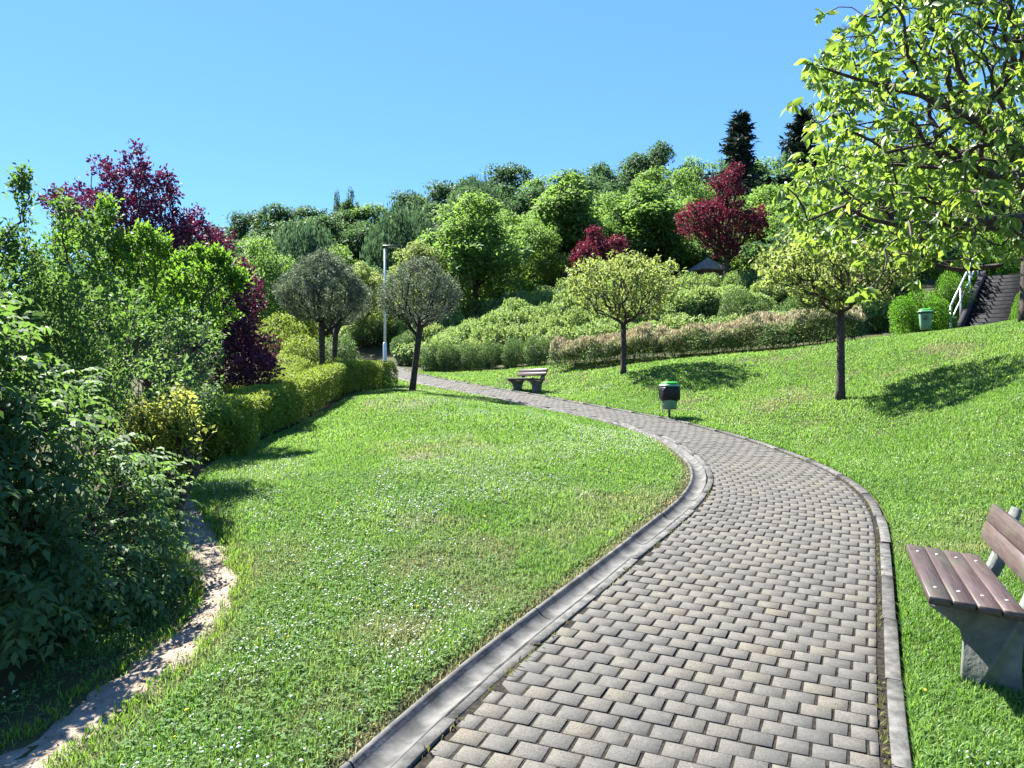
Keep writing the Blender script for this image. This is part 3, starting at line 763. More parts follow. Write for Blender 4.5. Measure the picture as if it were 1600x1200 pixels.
# ---- a wood tree: trunk with a few limbs, crown of leaf clumps
def wood_tree(name, kind, mat, nl, leaf, seed, label, cat='tree'):
    rs = np.random.default_rng(seed)
    root = thing(name, label, cat)
    P = []; Dn = []
    if kind in ('round', 'tall', 'irregular'):
        rx, z0, z1 = {'round': (.42, .16, 1.0), 'tall': (.27, .13, 1.0), 'irregular': (.36, .12, 1.0)}[kind]
        nlobe = {'round': 62, 'tall': 56, 'irregular': 56}[kind]
        lob = []
        while len(lob) < nlobe:
            u = rs.uniform(-1, 1, 3)
            if np.linalg.norm(u) > 1: continue
            zc = (z0 + z1) / 2 + u[2] * (z1 - z0) * .42
            f = (zc - z0) / (z1 - z0)
            prof = {'round': math.sqrt(max(.05, 1 - (2 * f - .9) ** 2)), 'tall': (1.05 - f) ** .6 * min(1, f * 5 + .5), 'irregular': rs.uniform(.5, 1.1) * (1.1 - .6 * f)}[kind]
            prof *= rs.uniform(.75, 1.3); c = np.array([u[0] * rx * prof, u[1] * rx * prof, zc + rs.uniform(-.05, .05)])
            lob.append((c, rs.uniform(.05, .135) * (.85 if kind == 'tall' else 1)))
        lob.append((np.array([0, 0, z1 - .09]), .09))
        wts = np.array([r_ ** 2 for _, r_ in lob]); wts /= wts.sum()
        for (c, r_), w in zip(lob, wts):
            k = int(nl * w); dd = unit(rs.normal(0, 1, (k, 3)))
            dd[:, 2] = np.abs(dd[:, 2]) * np.where(rs.random(k) < .3, -1, 1)
            rr = r_ * rs.uniform(.55, 1.12, k) ** .8
            p = c + dd * rr[:, None] * np.array([1, 1, .8])
            P.append(p); Dn.append(dd)
    elif kind == 'weeping':
        for _ in range(150):
            a = rs.uniform(0, 2 * math.pi); rr = .36 * math.sqrt(rs.random()); zt = .98 - 1.9 * rr * rr - rs.uniform(0, .12)
            ln = rs.uniform(.2, .5); k = int(nl / 150)
            f = rs.random(k)
            p = np.stack([rr * math.cos(a) * (1 + .15 * f) + rs.normal(0, .02, k), rr * math.sin(a) * (1 + .15 * f) + rs.normal(0, .02, k), np.maximum(zt - ln * f, .1)], -1)
            P.append(p); Dn.append(np.tile([math.cos(a) * .6, math.sin(a) * .6, -.1], (k, 1)))
    elif kind == 'conifer':
        for lv in range(16):
            f = lv / 15.; z = .10 + .87 * f; rl = .26 * (1 - f) ** 1.05 + .012
            nbr = 5 if f < .7 else 4
            for b in range(nbr):
                a = rs.uniform(0, 2 * math.pi); ln = rl * rs.uniform(.35, 1.5); k = int(nl / 16 / nbr)
                t = rs.random(k) ** .75
                dr = np.array([math.cos(a), math.sin(a)])
                zz = z - .05 * t * (1 - f * .7) + .11 * (t ** 3) * (.3 + rl * 2.2) * rs.uniform(.6, 1.3)
                p = np.concatenate([dr * (t * ln)[:, None] + rs.normal(0, .006 + .010 * (1 - f), (k, 2)), (zz - np.abs(rs.normal(0, .018, k)) * (1.2 - t))[:, None]], 1)
                P.append(p); Dn.append(np.tile([dr[0] * .5, dr[1] * .5, -.5], (k, 1)))
        k = 260; P.append(np.stack([rs.normal(0, .006, k), rs.normal(0, .006, k), rs.uniform(.8, 1., k)], -1)); Dn.append(np.tile([0, 0, 1.], (k, 1)))
    P = np.concatenate(P); Dn = np.concatenate(Dn)
    ax = unit(Dn * .5 + rdir(len(P)) + np.array([0, 0, -.35 if kind != 'conifer' else -.1]))
    if kind == 'weeping': ax = unit(rdir(len(P)) * .5 + np.array([0, 0, -1.]))
    nn = unit(Dn * .4 + rdir(len(P)) * .6 + UP * (.8 if kind not in ('weeping', 'conifer') else .3))
    ll = leaf * rs.uniform(.7, 1.3, len(P))
    cr = leaf_obj('crown', P, ax, nn, ll, ll * (.6 if kind not in ('weeping', 'conifer') else .3), rs.normal(.5, .22, len(P)), mat, root)
    mb = MB()
    hgt = .8 if kind != 'conifer' else .98
    mb.tube([[0, 0, -.03], [.004, 0, .1], [-.004, .004, .3], [.006, 0, .55], [0, 0, hgt]], [.024, .018, .015, .01, .003], 7)
    if kind != 'conifer':
        for _ in range(9):
            a = rs.uniform(0, 6.28); z = rs.uniform(.16, .5); L_ = rs.uniform(.15, .28)
            mb.tube([[0, 0, z], [math.cos(a) * L_ * .5, math.sin(a) * L_ * .5, z + L_ * .5], [math.cos(a) * L_, math.sin(a) * L_, z + L_ * 1.2]], [.008, .005, .002], 4)
    mb.build('trunk', M['bark'], root)
    return root

protos = {
    'light_a': wood_tree('broadleaf_tree', 'round', M['wood_light'], 15000, .024, 1, 'x'),
    'light_b': wood_tree('broadleaf_tree', 'tall', M['wood_light'], 15000, .024, 2, 'x'),
    'light_c': wood_tree('broadleaf_tree', 'irregular', M['wood_light'], 15000, .024, 3, 'x'),
    'dark_a': wood_tree('dark_broadleaf_tree', 'round', M['wood_dark'], 11000, .028, 4, 'x'),
    'dark_b': wood_tree('dark_broadleaf_tree', 'tall', M['wood_dark'], 11000, .028, 5, 'x'),
    'dark_c': wood_tree('dark_broadleaf_tree', 'irregular', M['wood_dark'], 11000, .028, 6, 'x'),
    'pale': wood_tree('pale_broadleaf_tree', 'round', M['wood_pale'], 15000, .024, 7, 'x'),
    'weep': wood_tree('weeping_tree', 'weeping', M['wood_weep'], 9000, .040, 8, 'x'),
    'conifer': wood_tree('spruce', 'conifer', M['needle'], 6500, .030, 9, 'x', 'conifer'),
}
PW = {'light_a': .72, 'light_b': .46, 'light_c': .60, 'dark_a': .70, 'dark_b': .46, 'dark_c': .58, 'pale': .74, 'weep': .72, 'conifer': .28, 'plum': .6}
used = set()
def put_tree(kind, x, ytop, d, wpx, label, group=None, sink=0.):
    p = px(x, ytop, d); g = gz(p[0], p[1]) - sink
    h = max(1.5, p[2] - g); w = wpx / 1200 * d * S
    sc = (w / PW[kind], w / PW[kind], h * 1.02)
    rz = R.uniform(0, 6.28)
    if kind not in used:
        used.add(kind); o = protos[kind]
        o.location = (p[0], p[1], g); o.rotation_euler = (0, 0, rz); o.scale = sc; o['label'] = label
        if group: o['group'] = group
        return o
    return copy_thing(protos[kind], (p[0], p[1], g), rz, sc, label, group)

# trees of the middle distance, each told apart
put_tree('light_a', 398, 372, 46, 118, 'light green rounded tree behind the purple bush, left of the domed trees')
put_tree('pale', 566, 415, 50, 95, 'pale green tree filling the gap between the domed tree and the lamp post')
put_tree('pale', 655, 383, 50, 115, 'pale yellow green tree rising behind the right domed tree')
put_tree('light_c', 742, 302, 52, 165, 'broad light green tree with visible trunk, just right of the right domed tree')
put_tree('light_a', 822, 345, 56, 110, 'light green tree between the two broadest trees behind the shrub slope')
put_tree('light_b', 885, 268, 60, 130, 'tall light green tree standing left of the smaller purple plum')
put_tree('light_b', 1006, 285, 62, 120, 'tall light green tree between the two purple plum trees')
put_tree('light_c', 955, 300, 64, 110, 'bushy green tree directly behind the smaller purple plum')
put_tree('light_a', 1062, 262, 72, 110, 'green tree behind the left side of the larger purple plum')
put_tree('light_c', 1200, 290, 58, 150, 'green tree right behind the larger purple plum')
put_tree('light_a', 1275, 260, 55, 150, 'green tree behind the lawn cherry and the overhanging foreground branches')
put_tree('light_b', 1360, 250, 52, 130, 'green tree on the slope left of the stairs, mostly hidden by foreground leaves')
put_tree('light_a', 1470, 230, 48, 160, 'green tree above the stairs, seen through the foreground branches')
put_tree('dark_a', 1318, 285, 33.5, 190, 'dark tree right behind the right lawn cherry, shading the stairs')
put_tree('light_c', 1425, 270, 35, 170, 'green tree on the bank behind the clipped globe shrub')
put_tree('light_c', 1600, 200, 46, 170, 'green tree at the top right of the stairs')
put_tree('light_a', 1740, 200, 40, 180, 'green tree beyond the right handrail, outside the stairs')
put_tree('conifer', 1155, 182, 92, 125, 'dark spruce with drooping branches standing alone on the ridge above the purple plum')
put_tree('conifer', 1252, 180, 88, 130, 'dark spruce at the edge of the overhanging foreground leaves')
put_tree('dark_c', 547, 293, 116, 30, 'narrow dark treetop poking above the middle of the wooded ridge')
put_tree('dark_c', 527, 297, 118, 26, 'smaller narrow treetop standing left of its twin on the ridge')
put_tree('dark_c', 368, 332, 115, 34, 'narrow dark treetop at the low left end of the ridge')
put_tree('weep', 478, 330, 84, 120, 'drooping blue green tree behind the left domed tree')
put_tree('weep', 632, 302, 80, 120, 'drooping dark green tree behind the lamp head')
put_tree('weep', 745, 262, 100, 80, 'narrow drooping tree at the top of the ridge')
GR = 'dark trees of the wooded hill behind the park'
gl = {'dark_a': 'round dark green tree in the close wood covering the hill', 'dark_b': 'slim dark green tree in the close wood covering the hill', 'dark_c': 'uneven dark green tree in the close wood covering the hill',
      'light_a': 'round mid green tree in the close wood covering the hill', 'light_c': 'uneven mid green tree in the close wood covering the hill', 'light_b': 'slim mid green tree in the close wood covering the hill'}
ridge_x = [-80, 60, 200, 330, 420, 480, 550, 620, 700, 790, 850, 930, 975, 1030, 1075, 1110, 1200, 1300, 1500, 1700]
ridge_y = [480, 452, 402, 345, 330, 318, 312, 306, 282, 264, 266, 256, 246, 226, 246, 240, 242, 230, 225, 230]
ks = ['dark_a', 'dark_c', 'dark_a', 'dark_a', 'dark_c', 'light_c']
for row, (dep, dy, st) in enumerate(((116, -4, 50), (100, 24, 56), (84, 58, 62))):
    for i, x in enumerate(np.arange(-60 + row * 17, 1720, st)):
        x = x + R.uniform(-9, 9)
        if row == 2 and (430 < x < 530 or 590 < x < 680): continue
        y = np.interp(x, ridge_x, ridge_y) + dy + R.uniform(-2, 14)
        k = ks[int(R.integers(0, 6))] if row < 2 else ['dark_a', 'light_a', 'light_c', 'dark_c'][int(R.integers(0, 4))]
        put_tree(k, x, y, dep + R.uniform(-4, 4), st * R.uniform(1.7, 2.4) * (.75 if k.endswith('_b') else 1), gl[k], GR)
for i, x in enumerate(np.arange(440, 1300, 46)):
    put_tree(['dark_a', 'light_a', 'light_c'][i % 3], x + R.uniform(-10, 10), np.interp(x, [440, 640, 760, 900, 1300], [440, 420, 360, 340, 330]) + R.uniform(-10, 14), 67 + R.uniform(-4, 4), 110, gl[['dark_a', 'light_a', 'light_c'][i % 3]], GR)

for k in protos:                                   # kinds that found no place
    if k not in used:
        for ch in list(protos[k].children): bpy.data.objects.remove(ch)
        bpy.data.objects.remove(protos[k])

# ---- shrubs built of leaves on stems
def shrub_mesh(root, nl, leaf, wl, mat, rs, lobes=10, flat=.75, box=0., stems=9, tmpl=T_QUAD, fill=.5, upn=.5):
    """unit mound: radius 1, height 1"""
    P = []; Dn = []
    lob = [(np.array([0, 0, .45]), .62)]
    for _ in range(lobes):
        a = rs.uniform(0, 6.28); rr = rs.uniform(.3, .68); z = rs.uniform(.25, .72)
        lob.append((np.array([rr * math.cos(a), rr * math.sin(a), z]), rs.uniform(.2, .36)))
    w = np.array([r_ ** 2 for _, r_ in lob]); w /= w.sum()
    for (c, r_), ww in zip(lob, w):
        k = int(nl * ww); dd = unit(rs.normal(0, 1, (k, 3))); rr = r_ * (1.06 - np.abs(rs.normal(0, .16, k)))
        p = c + dd * rr[:, None]; p[:, 2] = np.abs(p[:, 2]) * .95 + .01
        P.append(p); Dn.append(dd)
    P = np.concatenate(P); Dn = np.concatenate(Dn)
    ax = unit(Dn * .7 + rdir(len(P)) * .8 + UP * .1); nn = unit(Dn * .35 + rdir(len(P)) * .55 + UP * (upn + .5))
    ll = leaf * rs.uniform(.65, 1.35, len(P))
    leaf_obj('foliage', P, ax, nn, ll, ll * wl, rs.normal(.5, .23, len(P)), mat, root, tmpl)
    mb = MB()
    for _ in range(stems):
        a = rs.uniform(0, 6.28); r1 = rs.uniform(.2, .7)
        mb.tube([[.08 * math.cos(a), .08 * math.sin(a), -.1], [r1 * .5 * math.cos(a + .3), r1 * .5 * math.sin(a + .3), .35], [r1 * math.cos(a), r1 * math.sin(a), .75]], [.025, .018, .006], 4)
    mb.build('stems', M['twig'], root)
    return root

slope = [shrub_mesh(thing('slope_shrub', 'x', 'shrub'), 3600, .12, .5, M['slope_leaf'], np.random.default_rng(20 + i), lobes=18) for i in range(3)]
clipped = [shrub_mesh(thing('clipped_shrub', 'x', 'shrub'), 6500, .065, .5, M['clip_leaf'], np.random.default_rng(30 + i), lobes=16) for i in range(2)]
bright = [shrub_mesh(thing('low_shrub', 'x', 'shrub'), 7000, .065, .5, M['hedge_leaf'], np.random.default_rng(40 + i), lobes=14) for i in range(2)]
globe = shrub_mesh(thing('globe_shrub', 'rounded bright green clipped shrub beside the green litter bin at the stairs', 'shrub'), 14000, .045, .55, M['globe_leaf'], np.random.default_rng(50), lobes=18)
_first = {}
def put_shrub(lst, i, X, Y, r, h, label, group=None, sink=.05):
    pr = lst[i % len(lst)]; z = gz(X, Y) - sink
    sc = (r, r * R.uniform(.9, 1.1), h)
    if pr.name not in _first:
        _first[pr.name] = 1; pr.location = (X, Y, z); pr.scale = sc; pr.rotation_euler = (0, 0, R.uniform(0, 6)); pr['label'] = label
        if group: pr['group'] = group
        return pr
    return copy_thing(pr, (X, Y, z), R.uniform(0, 6.28), sc, label, group)
def at(x, y, d): return px(x, y, d)[:2]
# mounds covering the slope
k = 0
for d, xs in ((52, (560, 800, 36)), (48, (640, 740, 34)), (44, (650, 720, 34)), (40.5, (655, 700, 34)), (37.5, (690, 1010, 42)), (39.5, (705, 1060, 40)), (41.5, (700, 1130, 40)), (43.5, (720, 1190, 38)), (45.5, (730, 1230, 38)), (47.5, (745, 1240, 37)), (50, (770, 1230, 38))):
    for x in np.arange(*xs):
        X, Y = at(x + R.uniform(-9, 9), 0, d + R.uniform(-.7, .7))
        put_shrub(slope, int(R.integers(0, 3)), X, Y, R.uniform(.75, 1.2), R.uniform(.9, 1.65), 'loose light green shrub in the dense planting covering the bank', 'shrubs covering the bank'); k += 1
for x in np.arange(880, 1400, 46):
    d = np.interp(x, [880, 1400], [35.5, 30.5])
    X, Y = at(x + R.uniform(-8, 8), 0, d)
    put_shrub(slope, int(R.integers(0, 3)), X, Y, R.uniform(.8, 1.1), R.uniform(.9, 1.3), 'leafy shrub in the row behind the beige topped hedge', 'shrubs behind the beige hedge')
for x in np.arange(1150, 1420, 36):
    X, Y = at(x + R.uniform(-8, 8), 0, np.interp(x, [1150, 1420], [37.5, 33]))
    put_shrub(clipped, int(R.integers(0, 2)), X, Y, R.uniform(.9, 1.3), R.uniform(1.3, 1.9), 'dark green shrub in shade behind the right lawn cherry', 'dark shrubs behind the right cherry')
names = ['leftmost clipped green shrub of the row behind the far bench', 'second clipped shrub from the left in the row behind the far bench', 'third clipped shrub from the left in the row behind the far bench',
         'fourth clipped shrub from the left in the row behind the far bench', 'fifth clipped shrub from the left, above the far bench', 'broad clipped shrub at the right end of the row, next to the beige hedge']
for i, (x, d, r_) in enumerate(((672, 35.8, .62), (700, 35.5, .6), (730, 35.2, .62), (764, 34.8, .64), (803, 34.3, .66), (838, 33.6, .72))):
    X, Y = at(x, 0, d); put_shrub(clipped, i, X, Y, r_, 1.12, names[i], 'clipped shrubs in a row')
# left beds
LB = [(470, 545, 33, 1.15, .95, 'bright yellow green low shrub in front of the left domed tree'), (450, 575, 29, 1.1, .8, 'bright low shrub at the foot of the purple bush'), (440, 512, 40, 1.5, 1.3, 'bright green shrub rising left of the left domed tree'),
      (455, 492, 47, 2.0, 1.6, 'pale green shrub farthest back behind the left domed tree'), (525, 545, 34, 1.1, 1.6, 'upright green shrub right of the left domed trunk')]
for i, (x, y, d, r_, h, lab) in enumerate(LB):
    X, Y = at(x, 0, d); z = gz(X, Y); top = px(x, y - 22, d)[2]
    put_shrub(bright if i != 4 else clipped, i, X, Y, r_, max(.6, top - z), lab)
# low planting behind the clipped hedge
k = 0
for d, xs in ((13.5, (300, 352, 40)), (15.5, (330, 388, 34)), (17.5, (352, 425, 32)), (19.5, (372, 460, 30)), (21.5, (400, 490, 29)), (23.5, (430, 520, 28)), (25.5, (450, 545, 27)), (27.5, (500, 560, 26))):
    for x in np.arange(*xs):
        X, Y = at(x + R.uniform(-5, 5), 0, d)
        put_shrub(bright, k, X, Y, R.uniform(.5, .68), R.uniform(.72, .9), 'low yellow green shrub in the bed behind the clipped hedge', 'low shrubs behind the clipped hedge'); k += 1
X, Y = at(1437, 0, 26.4); globe.location = (X, Y, gz(X, Y) - .05); globe.scale = (1.12, .95, 1.3)
for i, (x, d, r_, h, lab) in enumerate(((1545, 35, 1.7, 2.6, 'tall shrub closing the view above the top of the stairs'), (1484, 28.2, .75, 1.7, 'shaded shrub between the globe shrub and the left handrail'), (1600, 25.6, .45, 1.0, 'small bright shrub at the foot of the right handrail'),
                                        (1690, 26, 1.2, 1.8, 'shrub on the bank right of the stairs'))):
    X, Y = at(x, 0, d); o = copy_thing(globe, (X, Y, gz(X, Y) - .05), i * 1.3, (r_, r_, h), lab)
for i, (x, d, r_, h, lab) in enumerate(((585, 51, 2.0, 1.2, 'dark clipped shrub left of the lamp post at the end of the path'), (625, 50, 1.6, 1.3, 'dark clipped shrub behind the lamp post'), (655, 44, 1.2, 1.3, 'rounded shrub behind the right domed tree'), (630, 43, .8, 1.25, 'rounded green shrub beside the far litter bin'))):
    X, Y = at(x, 0, d); put_shrub(clipped, i, X, Y, r_, h, lab)

# ---- hedges: leaves through a rough box along a line
def hedge(name, label, cat, line, w, h, dens, leaf, wl, mat, rs, rough=.12, tips=None, tip_mat=None, group=None, lumps=1.):
    P2 = resample(np.array(line), .1, .3); T = unit(np.gradient(P2, axis=0)); Nn = np.stack([-T[:, 1], T[:, 0]], -1); A = arclen(P2)
    c = P2[len(P2) // 2]; z0 = gz(*c); root = thing(name, label, cat, (c[0], c[1], z0), 0, group)
    n = int(dens * A[-1] * (w + 2 * h))
    s = rs.uniform(0, A[-1], n); u = rs.uniform(0, 1, n)
    per = w + 2 * h; q = u * per
    side = np.where(q < h, -1, np.where(q > h + w, 1, 0))
    off = np.where(side == -1, -w / 2, np.where(side == 1, w / 2, q - h - w / 2)); zz = np.where(side == 0, h, np.where(side == -1, q, per - q))
    rnd_c = .16 * np.clip((zz - h * .75) / (h * .25), 0, 1) * np.sign(off) * (side != 0)
    lump = fbm(s * 1.3 + 7 * side, zz * 1.3 + off, 1.2) - .5
    depth = np.abs(rs.normal(0, rough, n)) * 1.2 * np.where(rs.random(n) < .3, 3., 1.) - lump * rough * 3 * lumps
    off = off - np.sign(off) * np.where(side != 0, depth, 0) - rnd_c
    zz = zz - np.where(side == 0, depth, 0) - .22 * np.where(side == 0, np.clip((np.abs(off) - w * .3) / (w * .2), 0, 1) ** 2, 0) * h * .6
    endf = np.minimum(s, A[-1] - s); zz = np.where(endf < .25, zz * (.75 + endf), zz)
    keepm = zz > .05
    s, off, zz, side = s[keepm], off[keepm], zz[keepm], side[keepm]; n = len(s)
    k = np.interp(s, A, np.arange(len(A))); f = lambda a: np.stack([np.interp(k, np.arange(len(A)), a[:, i]) for i in range(2)], -1)
    p = f(P2); nn = unit(f(Nn)); X = p + nn * off[:, None]; Z = ground(X[:, 0], X[:, 1]) + zz
    out3 = np.concatenate([nn * side[:, None], (side == 0)[:, None] * 1.], 1)
    ax = unit(out3 * .6 + rdir(n) * .8 + UP * .25); no = unit(out3 * .3 + rdir(n) * .55 + UP * .9)
    ll = leaf * rs.uniform(.65, 1.35, n)
    pos = np.concatenate([X, Z[:, None]], 1) - np.array([c[0], c[1], z0])
    leaf_obj('foliage', pos, ax, no, ll, ll * wl, rs.normal(.5, .24, n), mat, root)
    mb = MB()
    for ss in np.arange(.2, A[-1], .22):
        for _ in range(2):
            k = min(len(A) - 1, int(np.searchsorted(A, ss))); b = P2[k] + Nn[k] * rs.uniform(-.35, .35) * w; z = gz(*b)
            e = b + rs.normal(0, .18, 2)
            mb.tube(np.array([[*b, z - .05], [*((b + e) / 2 + rs.normal(0, .04, 2)), z + h * .4], [*e, z + h * .8]]) - np.array([c[0], c[1], z0]), [.014, .01, .004], 4)
    mb.build('stems', M['twig'], root)
    if tips:
        m = int(tips * A[-1] * w); s = rs.uniform(0, A[-1], m); off = rs.uniform(-w / 2, w / 2, m) * .95
        k = np.interp(s, A, np.arange(len(A))); p = f2(P2, k, A) + unit(f2(Nn, k, A)) * off[:, None]
        Z = ground(p[:, 0], p[:, 1]) + h * (1 - .35 * (np.abs(off) / (w / 2)) ** 3) + .3 * lumps * (fbm(s * 1.3 + 0., h * 1.3 + off, 1.2) - .5) + rs.uniform(-.08, .1, m)
        ax = unit(rdir(m) * .45 + UP); ll = rs.uniform(.05, .14, m)
        leaf_obj('flower_heads', np.concatenate([p, Z[:, None]], 1) - np.array([c[0], c[1], z0]), ax, rdir(m), ll, ll * .35, rs.normal(.5, .25, m), tip_mat, root)
    return root
def f2(a, k, A): return np.stack([np.interp(k, np.arange(len(A)), a[:, i]) for i in range(2)], -1)
H0 = [pl(345, 722), pl(400, 694), pl(470, 660), pl(540, 630), pl(600, 611), pl(622, 603)]
H0 = np.array(H0); tt = unit(np.gradient(H0, axis=0)); H0 = H0 + np.stack([-tt[:, 1], tt[:, 0]], -1) * .42
hedge('clipped_hedge', 'clipped hedge with sunlit yellow green top along the left lawn edge', 'hedge', H0, .8, .76, 2600, .05, .5, M['hedge_leaf'], np.random.default_rng(60), .07)
B1 = [at(868, 0, 31.2), at(940, 0, 30.6), at(1018, 0, 30.0)]; B2 = [at(1030, 0, 30.2), at(1130, 0, 29.2), at(1250, 0, 28.2), at(1345, 0, 27.6)]
hedge('beige_topped_hedge', 'beige topped low hedge left of and behind the lawn cherry by the bench', 'hedge', B1, 1.9, .78, 1200, .07, .4, M['clip_leaf'], np.random.default_rng(61), .1, 1700, M['tan_tip'], lumps=3.)
hedge('beige_topped_hedge', 'longer beige topped hedge running between the two lawn cherries', 'hedge', B2, 2.0, .78, 1200, .07, .4, M['clip_leaf'], np.random.default_rng(62), .1, 1700, M['tan_tip'], lumps=3.)

# ------------------------------------------------------------------ domed trees
def dome_tree(label, x, ybase, d, ytop, wpx, lean=0., seed=1, ntip=1500, nleaf=11):
    b = px(x, ybase, d); z = gz(b[0], b[1]); H = px(x, ytop, d)[2] - z; w = wpx / 1200 * d * S
    rs = np.random.default_rng(seed)
    root = thing('domed_tree', label, 'tree', (b[0], b[1], z))
    hd = H * .49; cz = H * .72; rz = H - cz
    tips = []
    while len(tips) < ntip:
        u = unit(rs.normal(0, 1, 3)) * rs.uniform(.45, 1) ** .35 * (1 + .16 * (rs.random() - .4))
        p = np.array([u[0] * w / 2, u[1] * w / 2, cz + u[2] * (rz if u[2] > 0 else (cz - hd) * 1.02)])
        if p[2] < hd + .02 + .12 * np.hypot(p[0], p[1]): continue
        f_ = (p[2] - hd) / (H - hd); p[:2] *= .80 + .32 * math.sin(math.pi * min(1., f_ * 1.15)) - .12 * f_
        tips.append(p + rs.normal(0, .03, 3) + np.array([lean, 0, 0]))
    trunk = [np.array([lean * f, 0.01 * math.sin(f * 5), z_]) for f, z_ in zip(np.linspace(0, 1, 7), np.linspace(-.1, hd, 7))]
    g = grow(tips, trunk, bf=.62, step=.16, jit=.07)
    n0 = len(trunk)
    pos, par, cnt, ends = g
    limbs_mesh('branches', g, .0036, .40, M['dark_twig'], root, rmax=.085)
    mb = MB(); mb.tube(np.array(trunk) * np.array([1, 1, .99]), [.105, .088, .082, .08, .08, .084, .09], 9, cap=True); mb.build('trunk', M['bark'], root, smooth=True)
    leaf_cloud('crown', g, 2, int(nleaf * 1.6), .058, .025, M['dome_leaf'], root, droop=-.2, spread=.10, upn=.35)
    return root
dome_tree('round headed domed tree with dense twiggy crown, left of the lamp post', 503, 605, 25.5, 394, 128, 0, 70, 1900, 13)
dome_tree('dark domed tree partly hidden behind the left round headed one', 520, 600, 29, 418, 104, .1, 71, 800, 9)
dome_tree('round headed domed tree with thin grey crown, right of the lamp post', 643, 607, 24, 402, 124, .22, 72, 1350, 7)

# ------------------------------------------------------------------ lawn cherries
def lawn_cherry(label, x, ybase, d, ytop, wpx, ytrunk, seed, ntip=420, cx=0.):
    b = px(x, ybase, d); z = gz(b[0], b[1]); H = px(x, ytop, d)[2] - z; w = wpx / 1200 * d * S; hd = px(x, ytrunk, d)[2] - z
    rs = np.random.default_rng(seed)
    root = thing('lawn_cherry', label, 'tree', (b[0], b[1], z))
    tips = []
    while len(tips) < ntip:
        u = unit(rs.normal(0, 1, 3)) * rs.uniform(.2, 1) ** .45
        f = (u[2] + 1) / 2
        p = np.array([u[0] * w / 2 * (.72 + .4 * f) + cx * f, u[1] * w / 2 * (.72 + .4 * f), hd + .02 + (H - hd) * (.06 + .94 * f)])
        p[2] += .1 * math.sin(7 * math.atan2(u[1], u[0])) - .25 * (1 - f) * 0
        if p[2] < hd + .42 * np.hypot(p[0], p[1]) - .25: continue
        tips.append(p + rs.normal(0, .06, 3))
    trunk = [np.array([.015 * math.sin(3 * f), .01, z_]) for f, z_ in zip(np.linspace(0, 1, 7), np.linspace(-.1, hd, 7))]
    g = grow(tips, trunk, bf=.5, step=.14, jit=.12)
    limbs_mesh('branches', g, .0055, .42, M['cherry_bark'], root, rmax=.07)
    mb = MB(); mb.tube(np.array(trunk), [.115, .088, .078, .074, .072, .075, .08], 9); mb.build('trunk', M['cherry_bark'], root, smooth=True)
    leaf_cloud('crown', g, 2, 9, .10, .046, M['lawn_cherry_leaf'], root, droop=.45, spread=.14)
    return root
lawn_cherry('small cherry with a wide vase crown standing on the lawn beside the far bench', 974, 583, 26, 397, 192, 508, 80, 760)
lawn_cherry('small cherry with thin trunk on the right lawn, half behind the overhanging leaves', 1313, 627, 18, 368, 262, 488, 81, 760, -.1)
# trunk at the right edge of the photo, crown above
def right_tree():
    b = px(1604, 498, 20); z = gz(b[0], b[1]); rs = np.random.default_rng(85)
    root = thing('lawn_cherry', 'tree whose dark trunk stands at the right edge, below the right handrail', 'tree', (b[0], b[1], z))
    tips = [np.array([*(unit(rs.normal(0, 1, 2)) * 2.0 * rs.random() ** .5), 2.0 + 2.4 * rs.random()]) for _ in range(420)]
    trunk = [np.array([.03 * f, 0, h]) for f, h in zip(np.linspace(0, 1, 6), np.linspace(-.1, 1.8, 6))]
    g = grow(tips, trunk, bf=.5, step=.15, jit=.12); limbs_mesh('branches', g, .006, .42, M['cherry_bark'], root, rmax=.1)
    mb = MB(); mb.tube(np.array(trunk), [.19, .15, .14, .13, .13, .13], 9); mb.build('trunk', M['cherry_bark'], root, smooth=True)
    leaf_cloud('crown', g, 2, 6, .115, .05, M['lawn_cherry_leaf'], root, droop=.45, spread=.12)
right_tree()

